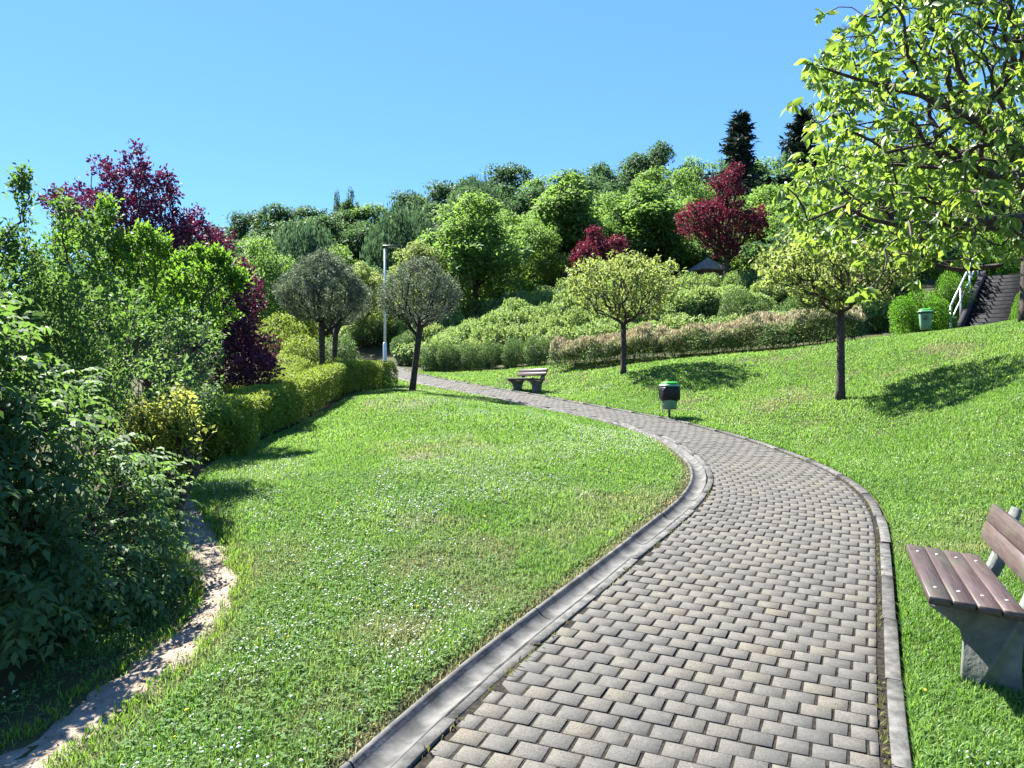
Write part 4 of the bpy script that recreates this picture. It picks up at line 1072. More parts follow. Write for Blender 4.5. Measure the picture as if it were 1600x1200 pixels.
# ------------------------------------------------------------------ the near cherry at the right
def near_cherry():
    bx, by = 4.15, 4.95; z = gz(bx, by); rs = np.random.default_rng(90)
    root = thing('overhanging_cherry', 'large leafed cherry leaning into the picture from the right, in front of everything else there', 'tree', (bx, by, z))
    o3 = np.array([bx, by, z])
    nodes = []
    def chain(pts, parent):
        for p in pts:
            nodes.append((np.asarray(p, float), parent)); parent = len(nodes) - 1
        return parent
    t0 = chain([np.array([0, 0, h]) for h in (-.15, .3, .7, 1.1)], -1)
    def L(*pts): return [px(x, y, d / S) - o3 for x, y, d in pts]
    fork = chain(L((1640, 430, 4.9), (1625, 330, 4.9), (1600, 272, 4.85)), t0)
    a = chain(L((1575, 212, 4.8), (1550, 175, 4.75), (1525, 135, 4.7), (1507, 110, 4.65)), fork)
    chain(L((1497, 57, 4.6), (1490, 0, 4.55), (1480, -60, 4.5)), a)
    chain(L((1450, 98, 4.4), (1412, 72, 4.25), (1362, 60, 4.1), (1320, 38, 4.0)), a)
    chain(L((1512, 185, 4.5), (1475, 167, 4.3), (1437, 147, 4.1), (1375, 135, 3.95), (1312, 115, 3.8), (1275, 102, 3.75)), fork + 1)
    e = chain(L((1562, 278, 4.6), (1500, 252, 4.35), (1450, 225, 4.15), (1385, 238, 4.0), (1320, 262, 3.9)), fork)
    chain(L((1600, 340, 4.7), (1540, 346, 4.5), (1480, 348, 4.3), (1405, 352, 4.1), (1360, 343, 3.95), (1318, 322, 3.85), (1262, 345, 3.8)), fork - 1)
    chain(L((1620, 300, 5.4), (1560, 250, 5.9), (1480, 230, 6.2), (1400, 200, 6.4)), fork - 1)
    chain(L((1610, 400, 5.2), (1560, 415, 5.4), (1500, 422, 5.5), (1440, 410, 5.5), (1380, 418, 5.4)), fork - 2)
    chain(L((1680, 200, 5.2), (1700, 100, 5.4), (1720, 0, 5.6)), fork - 1)
    chain(L((1620, 180, 5.2), (1600, 90, 5.3), (1570, 10, 5.3)), fork)
    chain(L((1760, 260, 5.0), (1850, 200, 5.0), (1930, 180, 5.0)), fork - 1)
    # twig tips through the crown
    tips = []
    def bound(y): return np.interp(y, [-80, 0, 25, 95, 110, 150, 240, 300, 340, 400, 440, 475], [1330, 1345, 1300, 1250, 1232, 1250, 1222, 1205, 1212, 1245, 1330, 1345])
    while len(tips) < 1800:
        y = rs.uniform(-110, 470); x = rs.uniform(1200, 1760); dp = rs.uniform(3.6, 6.3)
        lo = bound(y) + 14
        if x < lo + 90 * rs.random() ** 3: continue
        if y > 400 and x < 1330: continue
        if y > 412 or (y > 380 and rs.random() < .5): continue
        if x > 1620 and rs.random() < .5: continue
        tips.append(px(x, y, dp / S) - o3)
    for x, y, dp in ((1345, 462, 3.6), (1352, 455, 3.65), (1430, 440, 3.9), (1290, 20, 3.9), (1262, 100, 3.7), (1240, 160, 3.75), (1228, 295, 3.8), (1222, 300, 3.75)):
        for _ in range(2): tips.append(px(x + rs.uniform(-4, 4), y + rs.uniform(-4, 4), dp / S) - o3)
    g = grow(tips, nodes, bf=.25, step=.07, jit=.15, sag=.06)
    limbs_mesh('branches', g, .0023, .48, M['cherry_bark'], root, rmax=.085, sides=(4, 6, 9))
    leaf_cloud('crown', g, 1, 5, .047, .023, M['cherry_leaf'], root, droop=.7, spread=.02, tmpl=T_OVATE, upn=.5)
    pos, par, cnt, ends = g
    # whorls of hanging leaves at the twig ends
    idx = np.repeat(ends, 4); D = unit(rdir(len(idx)) + np.array([0, 0, -.75])); ll = .056 * R.uniform(.55, 1.5, len(idx))
    leaf_obj('leaf_clusters', pos[idx], D, unit(rdir(len(idx)) * .7 + UP * .5), ll, ll * .48, R.normal(.55, .28, len(idx)), M['cherry_leaf'], root, T_OVATE)
    mb = MB(); mb.tube([[0, 0, -.2], [.0, 0, .25], [0, 0, .7], [0, 0, 1.12]], [.13, .1, .088, .08], 10); mb.build('trunk', M['cherry_bark'], root, smooth=True)
near_cherry()

# ------------------------------------------------------------------ the left thicket
def grown_shrub(name, label, cat, x, d, tips_fn, ntip, mat, leaf, wl, per, seed, stem_mat='twig', bf=.5, stems=5, maxcnt=2, droop=.1, rt=.004, tmpl=T_QUAD, upn=.5, spread=.08, part='foliage'):
    X, Y = at(x, 0, d); z = gz(X, Y); rs = np.random.default_rng(seed)
    root = thing(name, label, cat, (X, Y, z)); o3 = np.array([X, Y, z])
    tips = tips_fn(rs, ntip, o3)
    nodes = [(np.array([0, 0, -.1]), -1), (np.array([0, 0, .05]), 0)]
    for k in range(stems):
        a = rs.uniform(0, 6.28); par = 1
        for j in range(1, 5):
            nodes.append((np.array([math.cos(a) * .1 * j * rs.uniform(.6, 1.4), math.sin(a) * .1 * j, .05 + .22 * j]), par)); par = len(nodes) - 1
    g = grow(tips, nodes, bf=bf, step=.13, jit=.1)
    limbs_mesh('stems', g, rt, .4, M[stem_mat], root, rmax=.045)
    leaf_cloud(part, g, maxcnt, per, leaf, wl, mat, root, droop=droop, tmpl=tmpl, upn=upn, spread=spread)
    return root
def cloud(items, bottom=.2):
    """tips inside soft ellipsoids given by photo position, distance and radii in metres"""
    def fn(rs, n, o3):
        w = np.array([max(rx * rz, .07) for *_, rx, ry, rz in items]); w = w / w.sum(); out = []
        while len(out) < n:
            k = rs.choice(len(items), p=w); x, y, d, rx, ry, rz = items[k]
            u = unit(rs.normal(0, 1, 3)) * rs.uniform(.15, 1) ** .45
            p = px(x, y, d) - o3 + u * np.array([rx, ry, rz])
            if p[2] < bottom: continue
            out.append(p)
        return np.array(out)
    return fn
def fronds(name, g, per, L, nl, leaf, wl, mat, parent, rs, droop=.5, maxcnt=1):
    """feathered leaves: leaflets in pairs along a drooping stalk"""
    pos, par, cnt, ends = g
    tw = np.where((cnt <= maxcnt) & (par >= 0))[0]; tw = tw[rs.random(len(tw)) < per]
    out = pos[tw] * np.array([1, 1, 0]); d = unit(unit(pos[tw] - pos[par[tw]]) * .6 + unit(out) * .5 + rs.normal(0, .5, (len(tw), 3)))
    P, D, Nn, LL = [], [], [], []
    for k in range(nl):
        f = (k // 2 + .6) / (nl / 2); sgn = 1 if k % 2 else -1
        tip = k == nl - 1
        c = pos[tw] + d * (L * f) + np.array([0, 0, -droop]) * (L * f * f)
        ax = unit(d + np.array([0, 0, -2 * droop]) * f); sd_ = unit(np.cross(ax, UP)); up = unit(np.cross(sd_, ax))
        P.append(c); D.append(unit(ax * (.55 if not tip else 1) + sd_ * (sgn if not tip else 0) * .85 + np.array([0, 0, -.25]) + rs.normal(0, .12, c.shape))); Nn.append(unit(up + rs.normal(0, .25, c.shape)))
        LL.append(leaf * (1 - .35 * abs(f - .45)) * rs.uniform(.8, 1.2, len(c)))
    P, D, Nn = (np.concatenate(a) for a in (P, D, Nn)); LL = np.concatenate(LL)
    return leaf_obj(name, P, D, Nn, LL, LL * wl, np.tile(rs.normal(.5, .22, len(tw)), nl) + rs.normal(0, .08, len(LL)), mat, parent)
def shoots(g, spots, rs, per=9):
    """adds upright leafy shoots to a grown shrub: x, y base and top in the photo"""
    pos, par, cnt, ends = g
    return g
# big purple bush-tree behind
grown_shrub('purple_tree', 'big dark purple leaved tree with pointed top rising behind the green thicket at left', 'tree', 250, 19,
            cloud([(215, 290, 19, .72, .9, .58), (195, 345, 19, 1.3, 1.2, .7), (240, 395, 19, 1.55, 1.3, .9), (300, 400, 19, 1.1, 1.2, .7), (330, 470, 18.6, 1.05, 1.1, 1.), (376, 552, 18.6, .8, 1, .65), (300, 540, 19, 1.5, 1.2, 1.), (115, 318, 19, .7, .7, .4), (212, 256, 19, .26, .25, .46), (262, 300, 19, .24, .25, .46), (160, 268, 19, .24, .25, .35), (300, 355, 19, .35, .4, .45), (385, 455, 18.6, .3, .4, .6), (345, 520, 18., .7, .7, .7), (395, 575, 18., .55, .7, .4)]),
            3500, M['purple_leaf'], .078, .044, 9, 101, bf=.45, stems=4, maxcnt=3, droop=.0, spread=.12)
# tall green shrubs of the thicket
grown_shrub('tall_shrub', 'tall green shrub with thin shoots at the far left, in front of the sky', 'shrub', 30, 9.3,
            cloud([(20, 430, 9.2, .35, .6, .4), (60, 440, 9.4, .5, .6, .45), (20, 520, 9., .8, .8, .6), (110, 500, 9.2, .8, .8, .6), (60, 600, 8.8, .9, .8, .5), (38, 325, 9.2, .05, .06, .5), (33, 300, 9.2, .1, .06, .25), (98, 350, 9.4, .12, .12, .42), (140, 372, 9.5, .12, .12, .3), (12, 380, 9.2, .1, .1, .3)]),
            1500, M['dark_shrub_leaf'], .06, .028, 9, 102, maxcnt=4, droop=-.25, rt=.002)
def tops(lst): return [(x, y, d, .13, .15, .22) for x, y, d in lst]
grown_shrub('tall_shrub', 'tall shrub with bright green sunlit top in front of the purple tree', 'shrub', 190, 12.5,
            cloud([(125, 405, 12.5, .5, .6, .36), (200, 430, 12.5, .55, .6, .36), (235, 405, 12.6, .3, .35, .25), (150, 460, 12.3, .9, .7, .42)] + tops([(165, 330, 12.5), (160, 360, 12.5), (105, 365, 12.5), (90, 385, 12.5), (140, 375, 12.4), (225, 372, 12.6), (205, 390, 12.5), (250, 385, 12.6), (185, 385, 12.4), (60, 420, 12.4)])),
            1400, M['bright_shrub_leaf'], .066, .028, 8, 103, maxcnt=4, droop=-.25, rt=.0025)
grown_shrub('tall_shrub', 'broad green shrub with tufted bright shoots, in front of the lower purple branches', 'shrub', 310, 15.2,
            cloud([(300, 440, 15.2, .68, .8, .3), (345, 428, 15.2, .47, .5, .22), (290, 490, 15.1, .85, .9, .42), (260, 470, 15.1, .55, .7, .33)] + tops([(290, 412, 15.2), (335, 402, 15.2), (350, 415, 15.2), (272, 420, 15.1), (368, 438, 15.2), (310, 405, 15.2)])),
            1200, M['bright_shrub_leaf'], .075, .032, 8, 104, maxcnt=4, droop=-.25, rt=.0028)
grown_shrub('loose_shrub', 'loose grey green shrub with fine bare twigs in the middle of the thicket', 'shrub', 190, 10.6,
            cloud([(130, 520, 11.4, 1., .6, .62), (230, 530, 11.6, 1., .6, .55), (290, 550, 13.6, .6, .6, .5), (120, 600, 10.4, .9, .6, .55), (220, 610, 10.4, .75, .6, .5), (180, 670, 9.6, .8, .6, .45), (50, 560, 10, .7, .5, .65), (290, 600, 11.6, .5, .4, .45), (315, 640, 13., .35, .5, .35)]),
            2100, M['front_bush_leaf'], .056, .026, 7, 105, maxcnt=3, droop=0., rt=.0028)
grown_shrub('yellow_shrub', 'pale yellow green leaved shrub lit by the sun at the right edge of the thicket', 'shrub', 275, 9.2,
            cloud([(272, 650, 9.4, .22, .35, .3), (238, 690, 9.3, .3, .35, .3), (276, 690, 9.4, .18, .3, .25), (230, 660, 9.5, .3, .4, .25), (285, 665, 9.4, .1, .3, .2), (250, 730, 9.4, .32, .35, .22), (274, 722, 9.5, .2, .3, .2)], .05),
            620, M['yellow_leaf'], .062, .03, 8, 106, maxcnt=3, stems=4)
def front_bush(label, x, d, items, ntip, seed, L, leaf, mat, per, canes):
    X, Y = at(x, 0, d); z = gz(X, Y); rs = np.random.default_rng(seed)
    root = thing('dense_bush', label, 'bush', (X, Y, z)); o3 = np.array([X, Y, z])
    tips = cloud(items, .1)(rs, ntip, o3)
    nodes = [(np.array([0, 0, -.1]), -1), (np.array([0, 0, .05]), 0)]
    for k in range(7):
        a = rs.uniform(0, 6.28); par = 1
        for j in range(1, 5):
            nodes.append((np.array([math.cos(a) * .14 * j * rs.uniform(.6, 1.4), math.sin(a) * .14 * j, .05 + .22 * j]), par)); par = len(nodes) - 1
    g = grow(tips, nodes, bf=.4, step=.12, jit=.12, sag=.1)
    limbs_mesh('stems', g, .0026, .4, M['twig'], root, rmax=.025)
    fronds('foliage', g, per, L, 11, leaf, .44, mat, root, rs, .45, 2)
    if canes:
        mb = MB()
        for _ in range(canes):
            b = np.array([*(rs.normal(0, .22, 2) - np.array([.25, .1])), rs.uniform(.0, .2)]); a = rs.uniform(1.9, 4.6); ln = rs.uniform(.5, 1.3); dr = np.array([math.cos(a), math.sin(a), 0])
            t = np.linspace(0, 1, 7)[:, None]
            mb.tube(b + dr * (ln * .6 * t) + UP * (ln * (1.5 * t - 1.1 * t * t)) + rs.normal(0, .015, (7, 3)), np.linspace(.007, .003, 7), 4, cap=False)
        mb.build('dead_canes', M['cane'], root)
    return root
front_bush('large dark leafy bush overhanging the dirt track at lower left', 120, 6.8,
           [(30, 640, 6.9, .6, .6, .4), (50, 740, 6.6, .75, .7, .4), (125, 790, 6.8, .65, .6, .45), (200, 775, 7.3, .36, .5, .4), (150, 890, 6.6, .55, .6, .4), (70, 900, 6.2, .6, .5, .4), (10, 850, 6., .5, .6, .5), (205, 870, 6.8, .25, .4, .3)], 1250, 107, .26, .075, M['front_bush_leaf'], .85, 45)
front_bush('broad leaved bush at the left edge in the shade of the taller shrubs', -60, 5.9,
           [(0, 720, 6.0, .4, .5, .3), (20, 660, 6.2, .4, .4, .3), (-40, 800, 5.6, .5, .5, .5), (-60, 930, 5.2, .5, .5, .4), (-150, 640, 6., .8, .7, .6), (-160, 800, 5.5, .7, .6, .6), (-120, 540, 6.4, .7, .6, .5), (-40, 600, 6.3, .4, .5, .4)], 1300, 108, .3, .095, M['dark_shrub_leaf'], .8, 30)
grown_shrub('tall_shrub', 'tall dark shrub mostly beyond the left edge, added to shade the lower end of the dirt track', 'shrub', -200, 6.6,  # out-of-view shrub, added for the shade it throws on the track
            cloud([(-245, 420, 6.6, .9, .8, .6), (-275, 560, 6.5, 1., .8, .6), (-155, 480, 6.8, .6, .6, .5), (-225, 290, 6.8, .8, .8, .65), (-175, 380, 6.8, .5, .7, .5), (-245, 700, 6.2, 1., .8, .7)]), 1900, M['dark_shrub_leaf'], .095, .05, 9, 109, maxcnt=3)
# purple plums
def plum(label, x, ybase, d, items, ntip, seed, leaf):
    b = px(x, ybase, d); z = gz(b[0], b[1]); rs = np.random.default_rng(seed); o3 = np.array([b[0], b[1], z])
    root = thing('purple_plum_tree', label, 'tree', o3)
    k = d * S / 1200
    tips = cloud([(cx, cy, d, rx * k, .9 * rx * k, rz * k) for cx, cy, rx, rz in items])(rs, ntip, o3)
    ht = float(tips[:, 2].min()) + .1; lean = tips[:, 0].mean() * .3
    trunk = [np.array([lean * f, 0, h]) for f, h in zip(np.linspace(0, 1, 6), np.linspace(-.2, ht, 6))]
    g = grow(tips, trunk, bf=.45, step=.25, jit=.12)
    limbs_mesh('branches', g, .010, .42, M['bark'], root, rmax=.14)
    mb = MB(); mb.tube(np.array(trunk), [.24, .18, .17, .16, .15, .15], 8); mb.build('trunk', M['bark'], root, smooth=True)
    leaf_cloud('crown', g, 3, 9, leaf, leaf * .55, M['plum_leaf'], root, droop=.1, spread=.25)
plum('larger dark red purple plum tree in front of the little grey roof', 1136, 436, 52, [(1098, 345, 44, 32), (1130, 350, 50, 42), (1140, 300, 24, 34), (1150, 270, 12, 16), (1172, 350, 30, 24), (1188, 335, 10, 14), (1140, 390, 30, 16), (1118, 285, 14, 10)], 1350, 120, .15)
plum('smaller magenta purple plum behind the lawn cherry by the bench', 936, 440, 51, [(930, 395, 34, 24), (928, 366, 12, 14), (960, 385, 22, 16), (905, 405, 16, 10)], 560, 121, .14)
# leaf litter and ivy at the foot of the thicket
def ivy():
    n = 3000; X = R.uniform(-6., -1.9, n); Y = R.uniform(3.2, 9.5, n)
    lim = np.interp(Y, [3, 4, 5, 5.8, 7, 9.5], [-2.6, -2.45, -2.35, -2.75, -2.75, -3.5])
    ok = (X < lim - .35 + R.normal(0, .15, n)) & (dirt_d(X, Y) > 1.5); X, Y = X[ok], Y[ok]; n = len(X)
    Z = ground(X, Y) + R.uniform(.0, .12, n)
    ll = R.uniform(.03, .08, n)
    tag(leaf_obj('undergrowth', np.stack([X, Y, Z], -1), rdir(n) * np.array([1, 1, .4]), unit(rdir(n) * .5 + UP), ll, ll * .6, R.normal(.4, .25, n), M['dark_shrub_leaf']), 'low dark leaves and ground ivy under the thicket', 'undergrowth', kind='stuff')
ivy()

# ------------------------------------------------------------------ benches
def make_bench(label, loc, rotz):
    """local: +y along the bench, +x towards the back; origin under the front middle edge"""
    root = thing('park_bench', label, 'bench', loc, rotz)
    tilt = math.radians(6); Lb = .73
    for k in range(4):
        mb = MB(); Mt = np.eye(4); ca, sa = math.cos(tilt), math.sin(tilt)
        Mt[:3, :3] = np.array([[ca, 0, sa], [0, 1, 0], [-sa, 0, ca]]); Mt[:3, 3] = (0, 0, .475)
        mb.box((.114 * k, -Lb + R.normal(0, .004), -.045), (.114 * k + .106, Lb + R.normal(0, .004), 0), .005, Mt, r=[.35, .3, .75, .8][k])
        pk = mb.build('seat_plank', M['wood'], root)
        for y_ in (-.5, .5):
            bo = MB(); bo.lathe([(.011, -.001), (.011, .002), (.006, .004)], 10, (0, 0, 0)); bo.V = [v @ Mt[:3, :3].T + Mt[:3, 3] + Mt[:3, :3] @ np.array([.114 * k + .053, y_, 0]) for v in bo.V]; bo.build('bolt', M['steel'], pk)
    lean = math.radians(17)
    for k in range(2):
        mb = MB(); ca, sa = math.cos(lean), math.sin(lean); Mt = np.eye(4)
        Mt[:3, :3] = np.array([[ca, 0, sa], [0, 1, 0], [-sa, 0, ca]]); Mt[:3, 3] = (.485, 0, .545)
        mb.box((-.04, -Lb, .125 * k), (0, Lb, .125 * k + .117), .005, Mt, r=[.85, .6][k])
        mb.build('back_plank', M['wood'], root)
    poly = [(.17, -.2), (.46, -.2), (.45, .10), (.46, .24), (.50, .34), (.545, .43), (.575, .55), (.64, .79), (.60, .80), (.545, .66), (.50, .53), (.455, .40), (.44, .375), (.30, .392), (.02, .422), (.02, .375), (.10, .325), (.17, .26), (.19, .18)]
    for y in (-.5, .5):
        mb = MB(); mb.prism(poly, y - .055, y + .055); mb.build('leg', M['concrete'], root)
    return root
def bench_at(label, x, y_):
    z = gz(x, y_); return z
d_near = math.atan2(-.39, .92)                                   # local +y = (.39,.92)
nx0, ny0 = (2.20 + 2.80) / 2, (4.08 + 5.42) / 2
make_bench('near wooden bench with concrete legs cut by the right edge of the picture', (nx0, ny0, gz(nx0 + .2, ny0)), d_near)
p = px(809, 611, 25.6); fx, fy = p[0], p[1]
fb = make_bench('dark far bench standing on the lawn right beside the path bend', (fx, fy, gz(fx + .2, fy)), math.atan2(.52, .85)); fb.scale = (.95, 1., .82)
p = px(628, 566, 40); fx, fy = p[0], p[1]
make_bench('farthest bench, dark, beside the path just right of the lamp post', (fx, fy, gz(fx + .2, fy)), math.atan2(.75, .66))

# ------------------------------------------------------------------ litter bins
def make_bin(label, loc, rotz, bag, post=.17, emblem=False, body_mat='bin_body'):
    root = thing('litter_bin', label, 'litter bin', loc, rotz); h0 = post
    mb = MB(); mb.lathe([(.10, h0), (.118, h0 + .01), (.135, h0 + .16), (.152, h0 + .40), (.156, h0 + .44)], 28, sq=.45); mb.build('body', M[body_mat], root, smooth=False)
    mb = MB(); mb.lathe([(.158, h0 + .425), (.166, h0 + .43), (.168, h0 + .455), (.150, h0 + .46)], 28, sq=.45); mb.build('collar', M['dark_metal'], root)
    mb = MB(); mb.lathe([(.165, h0 + .462), (.188, h0 + .468), (.190, h0 + .482), (.168, h0 + .50), (.150, h0 + .505)], 28, sq=.4); rim = mb.build('rim', M['bin_rim'], root)
    mb = MB(); mb.lathe([(.158, h0 + .506), (.152, h0 + .53), (.125, h0 + .553), (.08, h0 + .560)], 28, sq=.35); mb.build('lid', M['bin_lid'], root)
    mb = MB(); mb.tube([[.04, .09, -.15], [.04, .09, h0 + .3]], .024, 10); mb.build('post', M['dark_metal'], root)
    if bag:
        mb = MB(); n = 32; prof = [(.175, .462), (.186, .45), (.190, .40), (.188, .32), (.180, .21), (.158, .185), (.140, .21)]
        th = np.arange(n) * 2 * math.pi / n; V = []
        for i, (ra, zz) in enumerate(prof):
            rr = ra * (1.0 + .035 * np.sin(th * 5 + i) + .02 * np.sin(th * 11 + 2 * i)); k = 1 / ((np.abs(np.cos(th)) ** 4 + np.abs(np.sin(th)) ** 4) ** .25)
            V.append(np.stack([np.cos(th) * rr * k, np.sin(th) * rr * k, h0 + zz + .012 * np.sin(th * 3 + 1) * (i > 2)], -1))
        m = len(prof); i = np.arange(m - 1)[:, None] * n + np.arange(n)[None]; j = np.arange(m - 1)[:, None] * n + (np.arange(n)[None] + 1) % n
        mb.add(np.concatenate(V), np.stack([i, i + n, j + n, j], -1).reshape(-1, 4)); mb.build('liner_bag', M['bag'], root, smooth=True)
    if emblem:
        mb = MB(); c = np.array([-.02, -.152, h0 + .31]); n = 24; th = np.arange(n + 1) * 2 * math.pi / n
        mb.tube(np.stack([c[0] + .062 * np.cos(th), np.full(n + 1, c[1]) + 0 * th, c[2] + .062 * np.sin(th)], -1), .006, 6, cap=False)
        mb.box((c[0] - .028, c[1] - .006, c[2] - .035), (c[0] + .004, c[1] + .004, c[2] - .002), .002)         # little basket
        mb.tube([[c[0] + .022, c[1], c[2] - .035], [c[0] + .02, c[1], c[2] - .005], [c[0] + .014, c[1], c[2] + .022]], .007, 6)   # figure
        mb.tube([[c[0] + .014, c[1], c[2] + .016], [c[0] - .012, c[1], c[2] + .006]], .005, 6)
        mb.lathe([(.003, c[2] + .028), (.010, c[2] + .032), (.010, c[2] + .042), (.003, c[2] + .046)], 8, (c[0] + .014, c[1], 0))
        mb.build('emblem', M['dark_metal'], root)
    return root
p = px(1046, 655, 18.6); make_bin('green lidded litter bin with black liner bag hanging over its rim beside the path', (p[0], p[1], gz(p[0], p[1])), .25, True, .19)
p = px(1446, 520, 24.6); make_bin('pale green litter bin with round emblem at the foot of the globe shrub', (p[0], p[1], gz(p[0], p[1])), -.35, False, .10, True)
p = px(633, 570, 40); make_bin('far dull green litter bin beside the farthest bench', (p[0], p[1], gz(p[0], p[1])), .2, False, .2)

# ------------------------------------------------------------------ lamp post
p = px(601.5, 571, 41); z = gz(p[0], p[1]); top = px(601.5, 386, 41)[2] - z
root = thing('lamp_post', 'slim white lamp post with flat dark head between the domed trees', 'street lamp', (p[0], p[1], z))
mb = MB(); mb.tube([[0, 0, -.2], [0, 0, .02], [0, 0, .95], [0, 0, 1.0]], [.085, .085, .085, .065], 14); mb.build('base_sleeve', M['pole'], root, smooth=True)
mb = MB(); mb.tube([[0, 0, .98], [0, 0, top * .5], [0, 0, top]], [.062, .054, .045], 14); mb.build('pole', M['pole'], root, smooth=True)
mb = MB(); mb.box((-.09, -.09, top - .002), (.60, .13, top + .075), .02); mb.box((-.05, -.05, top - .07), (.06, .05, top), .01); lum = mb.build('lamp_head', M['dark_metal'], root)
mb = MB(); mb.box((.12, -.07, top - .012), (.56, .11, top - .004), .002); mb.build('lens', M['steel'], lum)

# ------------------------------------------------------------------ stairs, handrails, hut
b0 = px(1503, 527, 26); sd = unit(np.array([.63, .77])); sn = np.array([sd[1], -sd[0]]); zb = gz(b0[0], b0[1]) - .05; SWD = 1.3
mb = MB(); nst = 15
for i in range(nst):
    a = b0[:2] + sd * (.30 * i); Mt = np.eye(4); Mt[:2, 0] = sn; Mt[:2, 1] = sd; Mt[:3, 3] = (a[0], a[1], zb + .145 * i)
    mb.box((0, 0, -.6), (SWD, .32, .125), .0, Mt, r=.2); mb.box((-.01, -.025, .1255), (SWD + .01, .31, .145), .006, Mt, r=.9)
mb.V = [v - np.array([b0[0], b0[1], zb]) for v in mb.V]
st = thing('stairs', 'outdoor stairs in shade-darkened concrete with many steps climbing the bank at right', 'stairs', (b0[0], b0[1], zb)); mb.build('steps', M['step'], st)
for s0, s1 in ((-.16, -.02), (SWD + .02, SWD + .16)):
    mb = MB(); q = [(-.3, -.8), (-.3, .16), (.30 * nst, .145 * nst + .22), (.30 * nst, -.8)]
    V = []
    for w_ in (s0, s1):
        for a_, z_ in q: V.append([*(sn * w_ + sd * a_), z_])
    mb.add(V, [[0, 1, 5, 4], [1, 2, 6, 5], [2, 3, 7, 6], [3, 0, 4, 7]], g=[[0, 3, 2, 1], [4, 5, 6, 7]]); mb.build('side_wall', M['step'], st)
for w_, lab in ((-.22, 'pale metal handrail on the left of the stairs'), (SWD + .22, 'pale metal handrail on the right of the stairs')):
    o2 = b0[:2] + sn * w_; hr = thing('handrail', lab, 'handrail', (o2[0], o2[1], zb))
    f = lambda a_, z_: [*(sd * a_), z_]
    sl = .145 / .30
    mb = MB(); mb.tube([f(-.35, .86), f(1.2, .86 + 1.55 * sl), f(4.3, .86 + 4.65 * sl)], .026, 8); mb.build('top_rail', M['steel'], hr, smooth=True)
    mb = MB(); mb.tube([f(-.35, .42), f(1.2, .42 + 1.55 * sl), f(4.3, .42 + 4.65 * sl)], .021, 8); mb.build('lower_rail', M['steel'], hr, smooth=True)
    for a_ in (-.35, 1.2, 2.75, 4.3):
        mb = MB(); zz = (a_ + .35) * sl; mb.tube([f(a_, zz - .5), f(a_, zz + .86)], .025, 8); mb.build('post', M['steel'], hr, smooth=True)
p = px(1106, 424, 58); z = gz(p[0], p[1]); ztop = px(1106, 403, 58)[2] - z
hut = thing('garden_hut', 'little hut whose grey shingled roof shows above the bank shrubs', 'hut', (p[0], p[1], z), .35)
eave = ztop - .85
mb = MB(); mb.box((-.8, -.75, -.3), (.8, .75, eave + .05), .01); mb.build('wall', M['hutwall'], hut)
mb = MB()
for k in range(7):
    f0, f1 = k / 7., (k + 1) / 7.; w0 = 1.06 * (1 - f0) + .02; w1 = 1.06 * (1 - f1) + .02 + .03
    z0_, z1_ = eave + .85 * f0, eave + .85 * f1 + .02
    V = [[-w0, -w0 * .9, z0_], [w0, -w0 * .9, z0_], [w0, w0 * .9, z0_], [-w0, w0 * .9, z0_], [-w1, -w1 * .9, z1_], [w1, -w1 * .9, z1_], [w1, w1 * .9, z1_], [-w1, w1 * .9, z1_]]
    mb.add(V, [[3, 2, 1, 0], [4, 5, 6, 7], [0, 1, 5, 4], [1, 2, 6, 5], [2, 3, 7, 6], [3, 0, 4, 7]])
mb.build('roof', M['shingle'], hut)

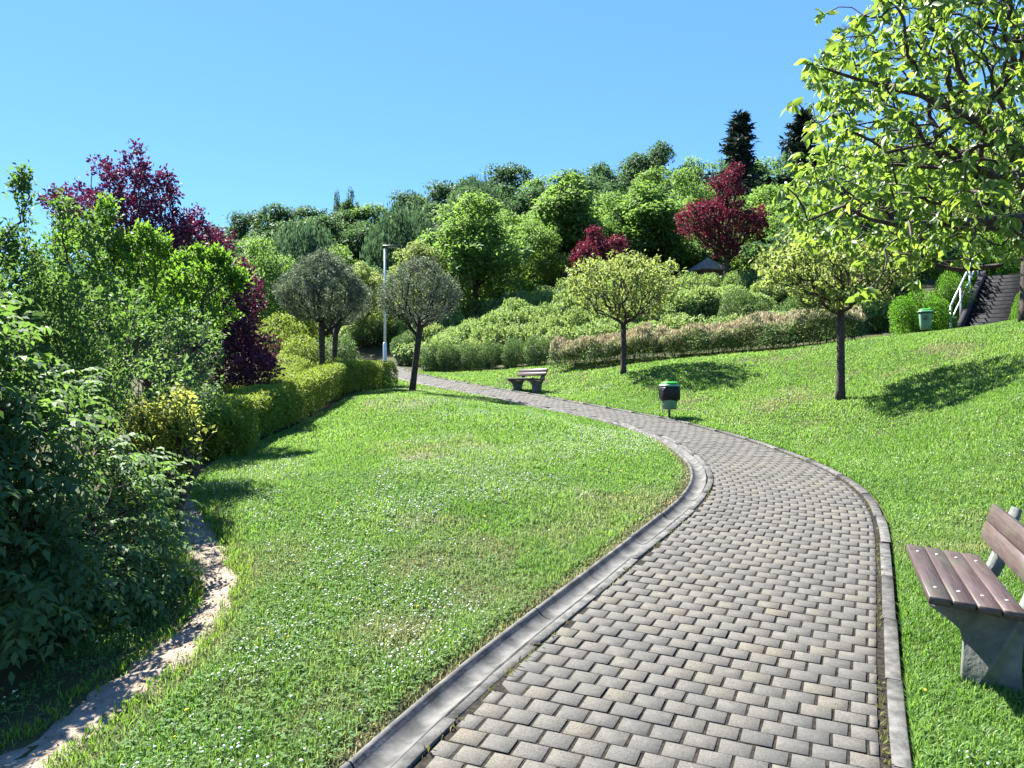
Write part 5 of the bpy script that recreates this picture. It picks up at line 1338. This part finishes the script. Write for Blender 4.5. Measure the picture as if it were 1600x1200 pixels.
# ------------------------------------------------------------------ camera, light, world
AZ, EL = math.radians(-42), math.radians(50)
cam = bpy.data.cameras.new('camera'); cam.lens = 27.0; cam.sensor_width = 36.; cam.clip_end = 2000; cam.clip_start = .05
co = bpy.data.objects.new('camera', cam); C.objects.link(co); co.location = (0, 0, CAMZ); co.rotation_euler = (math.radians(90), 0, 0)
bpy.context.scene.camera = co
sv = Vector((math.sin(AZ) * math.cos(EL), math.cos(AZ) * math.cos(EL), math.sin(EL)))
sun = bpy.data.lights.new('sun', 'SUN'); sun.energy = 4.8; sun.angle = math.radians(.53); sun.color = (1., .95, .86)
so = bpy.data.objects.new('sun', sun); C.objects.link(so); so.rotation_euler = sv.to_track_quat('Z', 'Y').to_euler()
w = bpy.data.worlds.new('World'); bpy.context.scene.world = w; w.use_nodes = True
nt = w.node_tree; nt.nodes.clear()
sky = nt.nodes.new('ShaderNodeTexSky'); sky.sky_type = 'NISHITA'; sky.sun_disc = False
sky.sun_elevation = EL; sky.sun_rotation = AZ; sky.air_density = 1.0; sky.dust_density = .05; sky.ozone_density = 2.2; sky.altitude = 200
bg = nt.nodes.new('ShaderNodeBackground'); bg.inputs['Strength'].default_value = .10
wo = nt.nodes.new('ShaderNodeOutputWorld')
sep = nt.nodes.new('ShaderNodeSeparateColor'); sep.mode = 'HSV'; com = nt.nodes.new('ShaderNodeCombineColor'); com.mode = 'HSV'
def mth(op, a_, v):
    m_ = nt.nodes.new('ShaderNodeMath'); m_.operation = op; nt.links.new(a_, m_.inputs[0]); m_.inputs[1].default_value = v; return m_.outputs[0]
nt.links.new(sky.outputs[0], sep.inputs[0])                      # clear deep blue air: richer colour, softer brightening towards the sun
nt.links.new(mth('ADD', sep.outputs[0], .006), com.inputs[0]); nt.links.new(mth('POWER', sep.outputs[1], .43), com.inputs[1])
nt.links.new(mth('MULTIPLY', mth('POWER', sep.outputs[2], 0.38), 1.38), com.inputs[2])
nt.links.new(com.outputs[0], bg.inputs[0]); nt.links.new(bg.outputs[0], wo.inputs[0])
sc = bpy.context.scene
sc.view_settings.view_transform = 'Standard'; sc.view_settings.look = 'None'; sc.view_settings.exposure = 2.42; sc.view_settings.gamma = 1.
sc.render.engine = 'CYCLES'
sc.cycles.max_bounces = 6; sc.cycles.diffuse_bounces = 3; sc.cycles.glossy_bounces = 2; sc.cycles.transmission_bounces = 3; sc.cycles.transparent_max_bounces = 4
sc.cycles.use_denoising = True
sc.cycles.sample_clamp_indirect = 6.
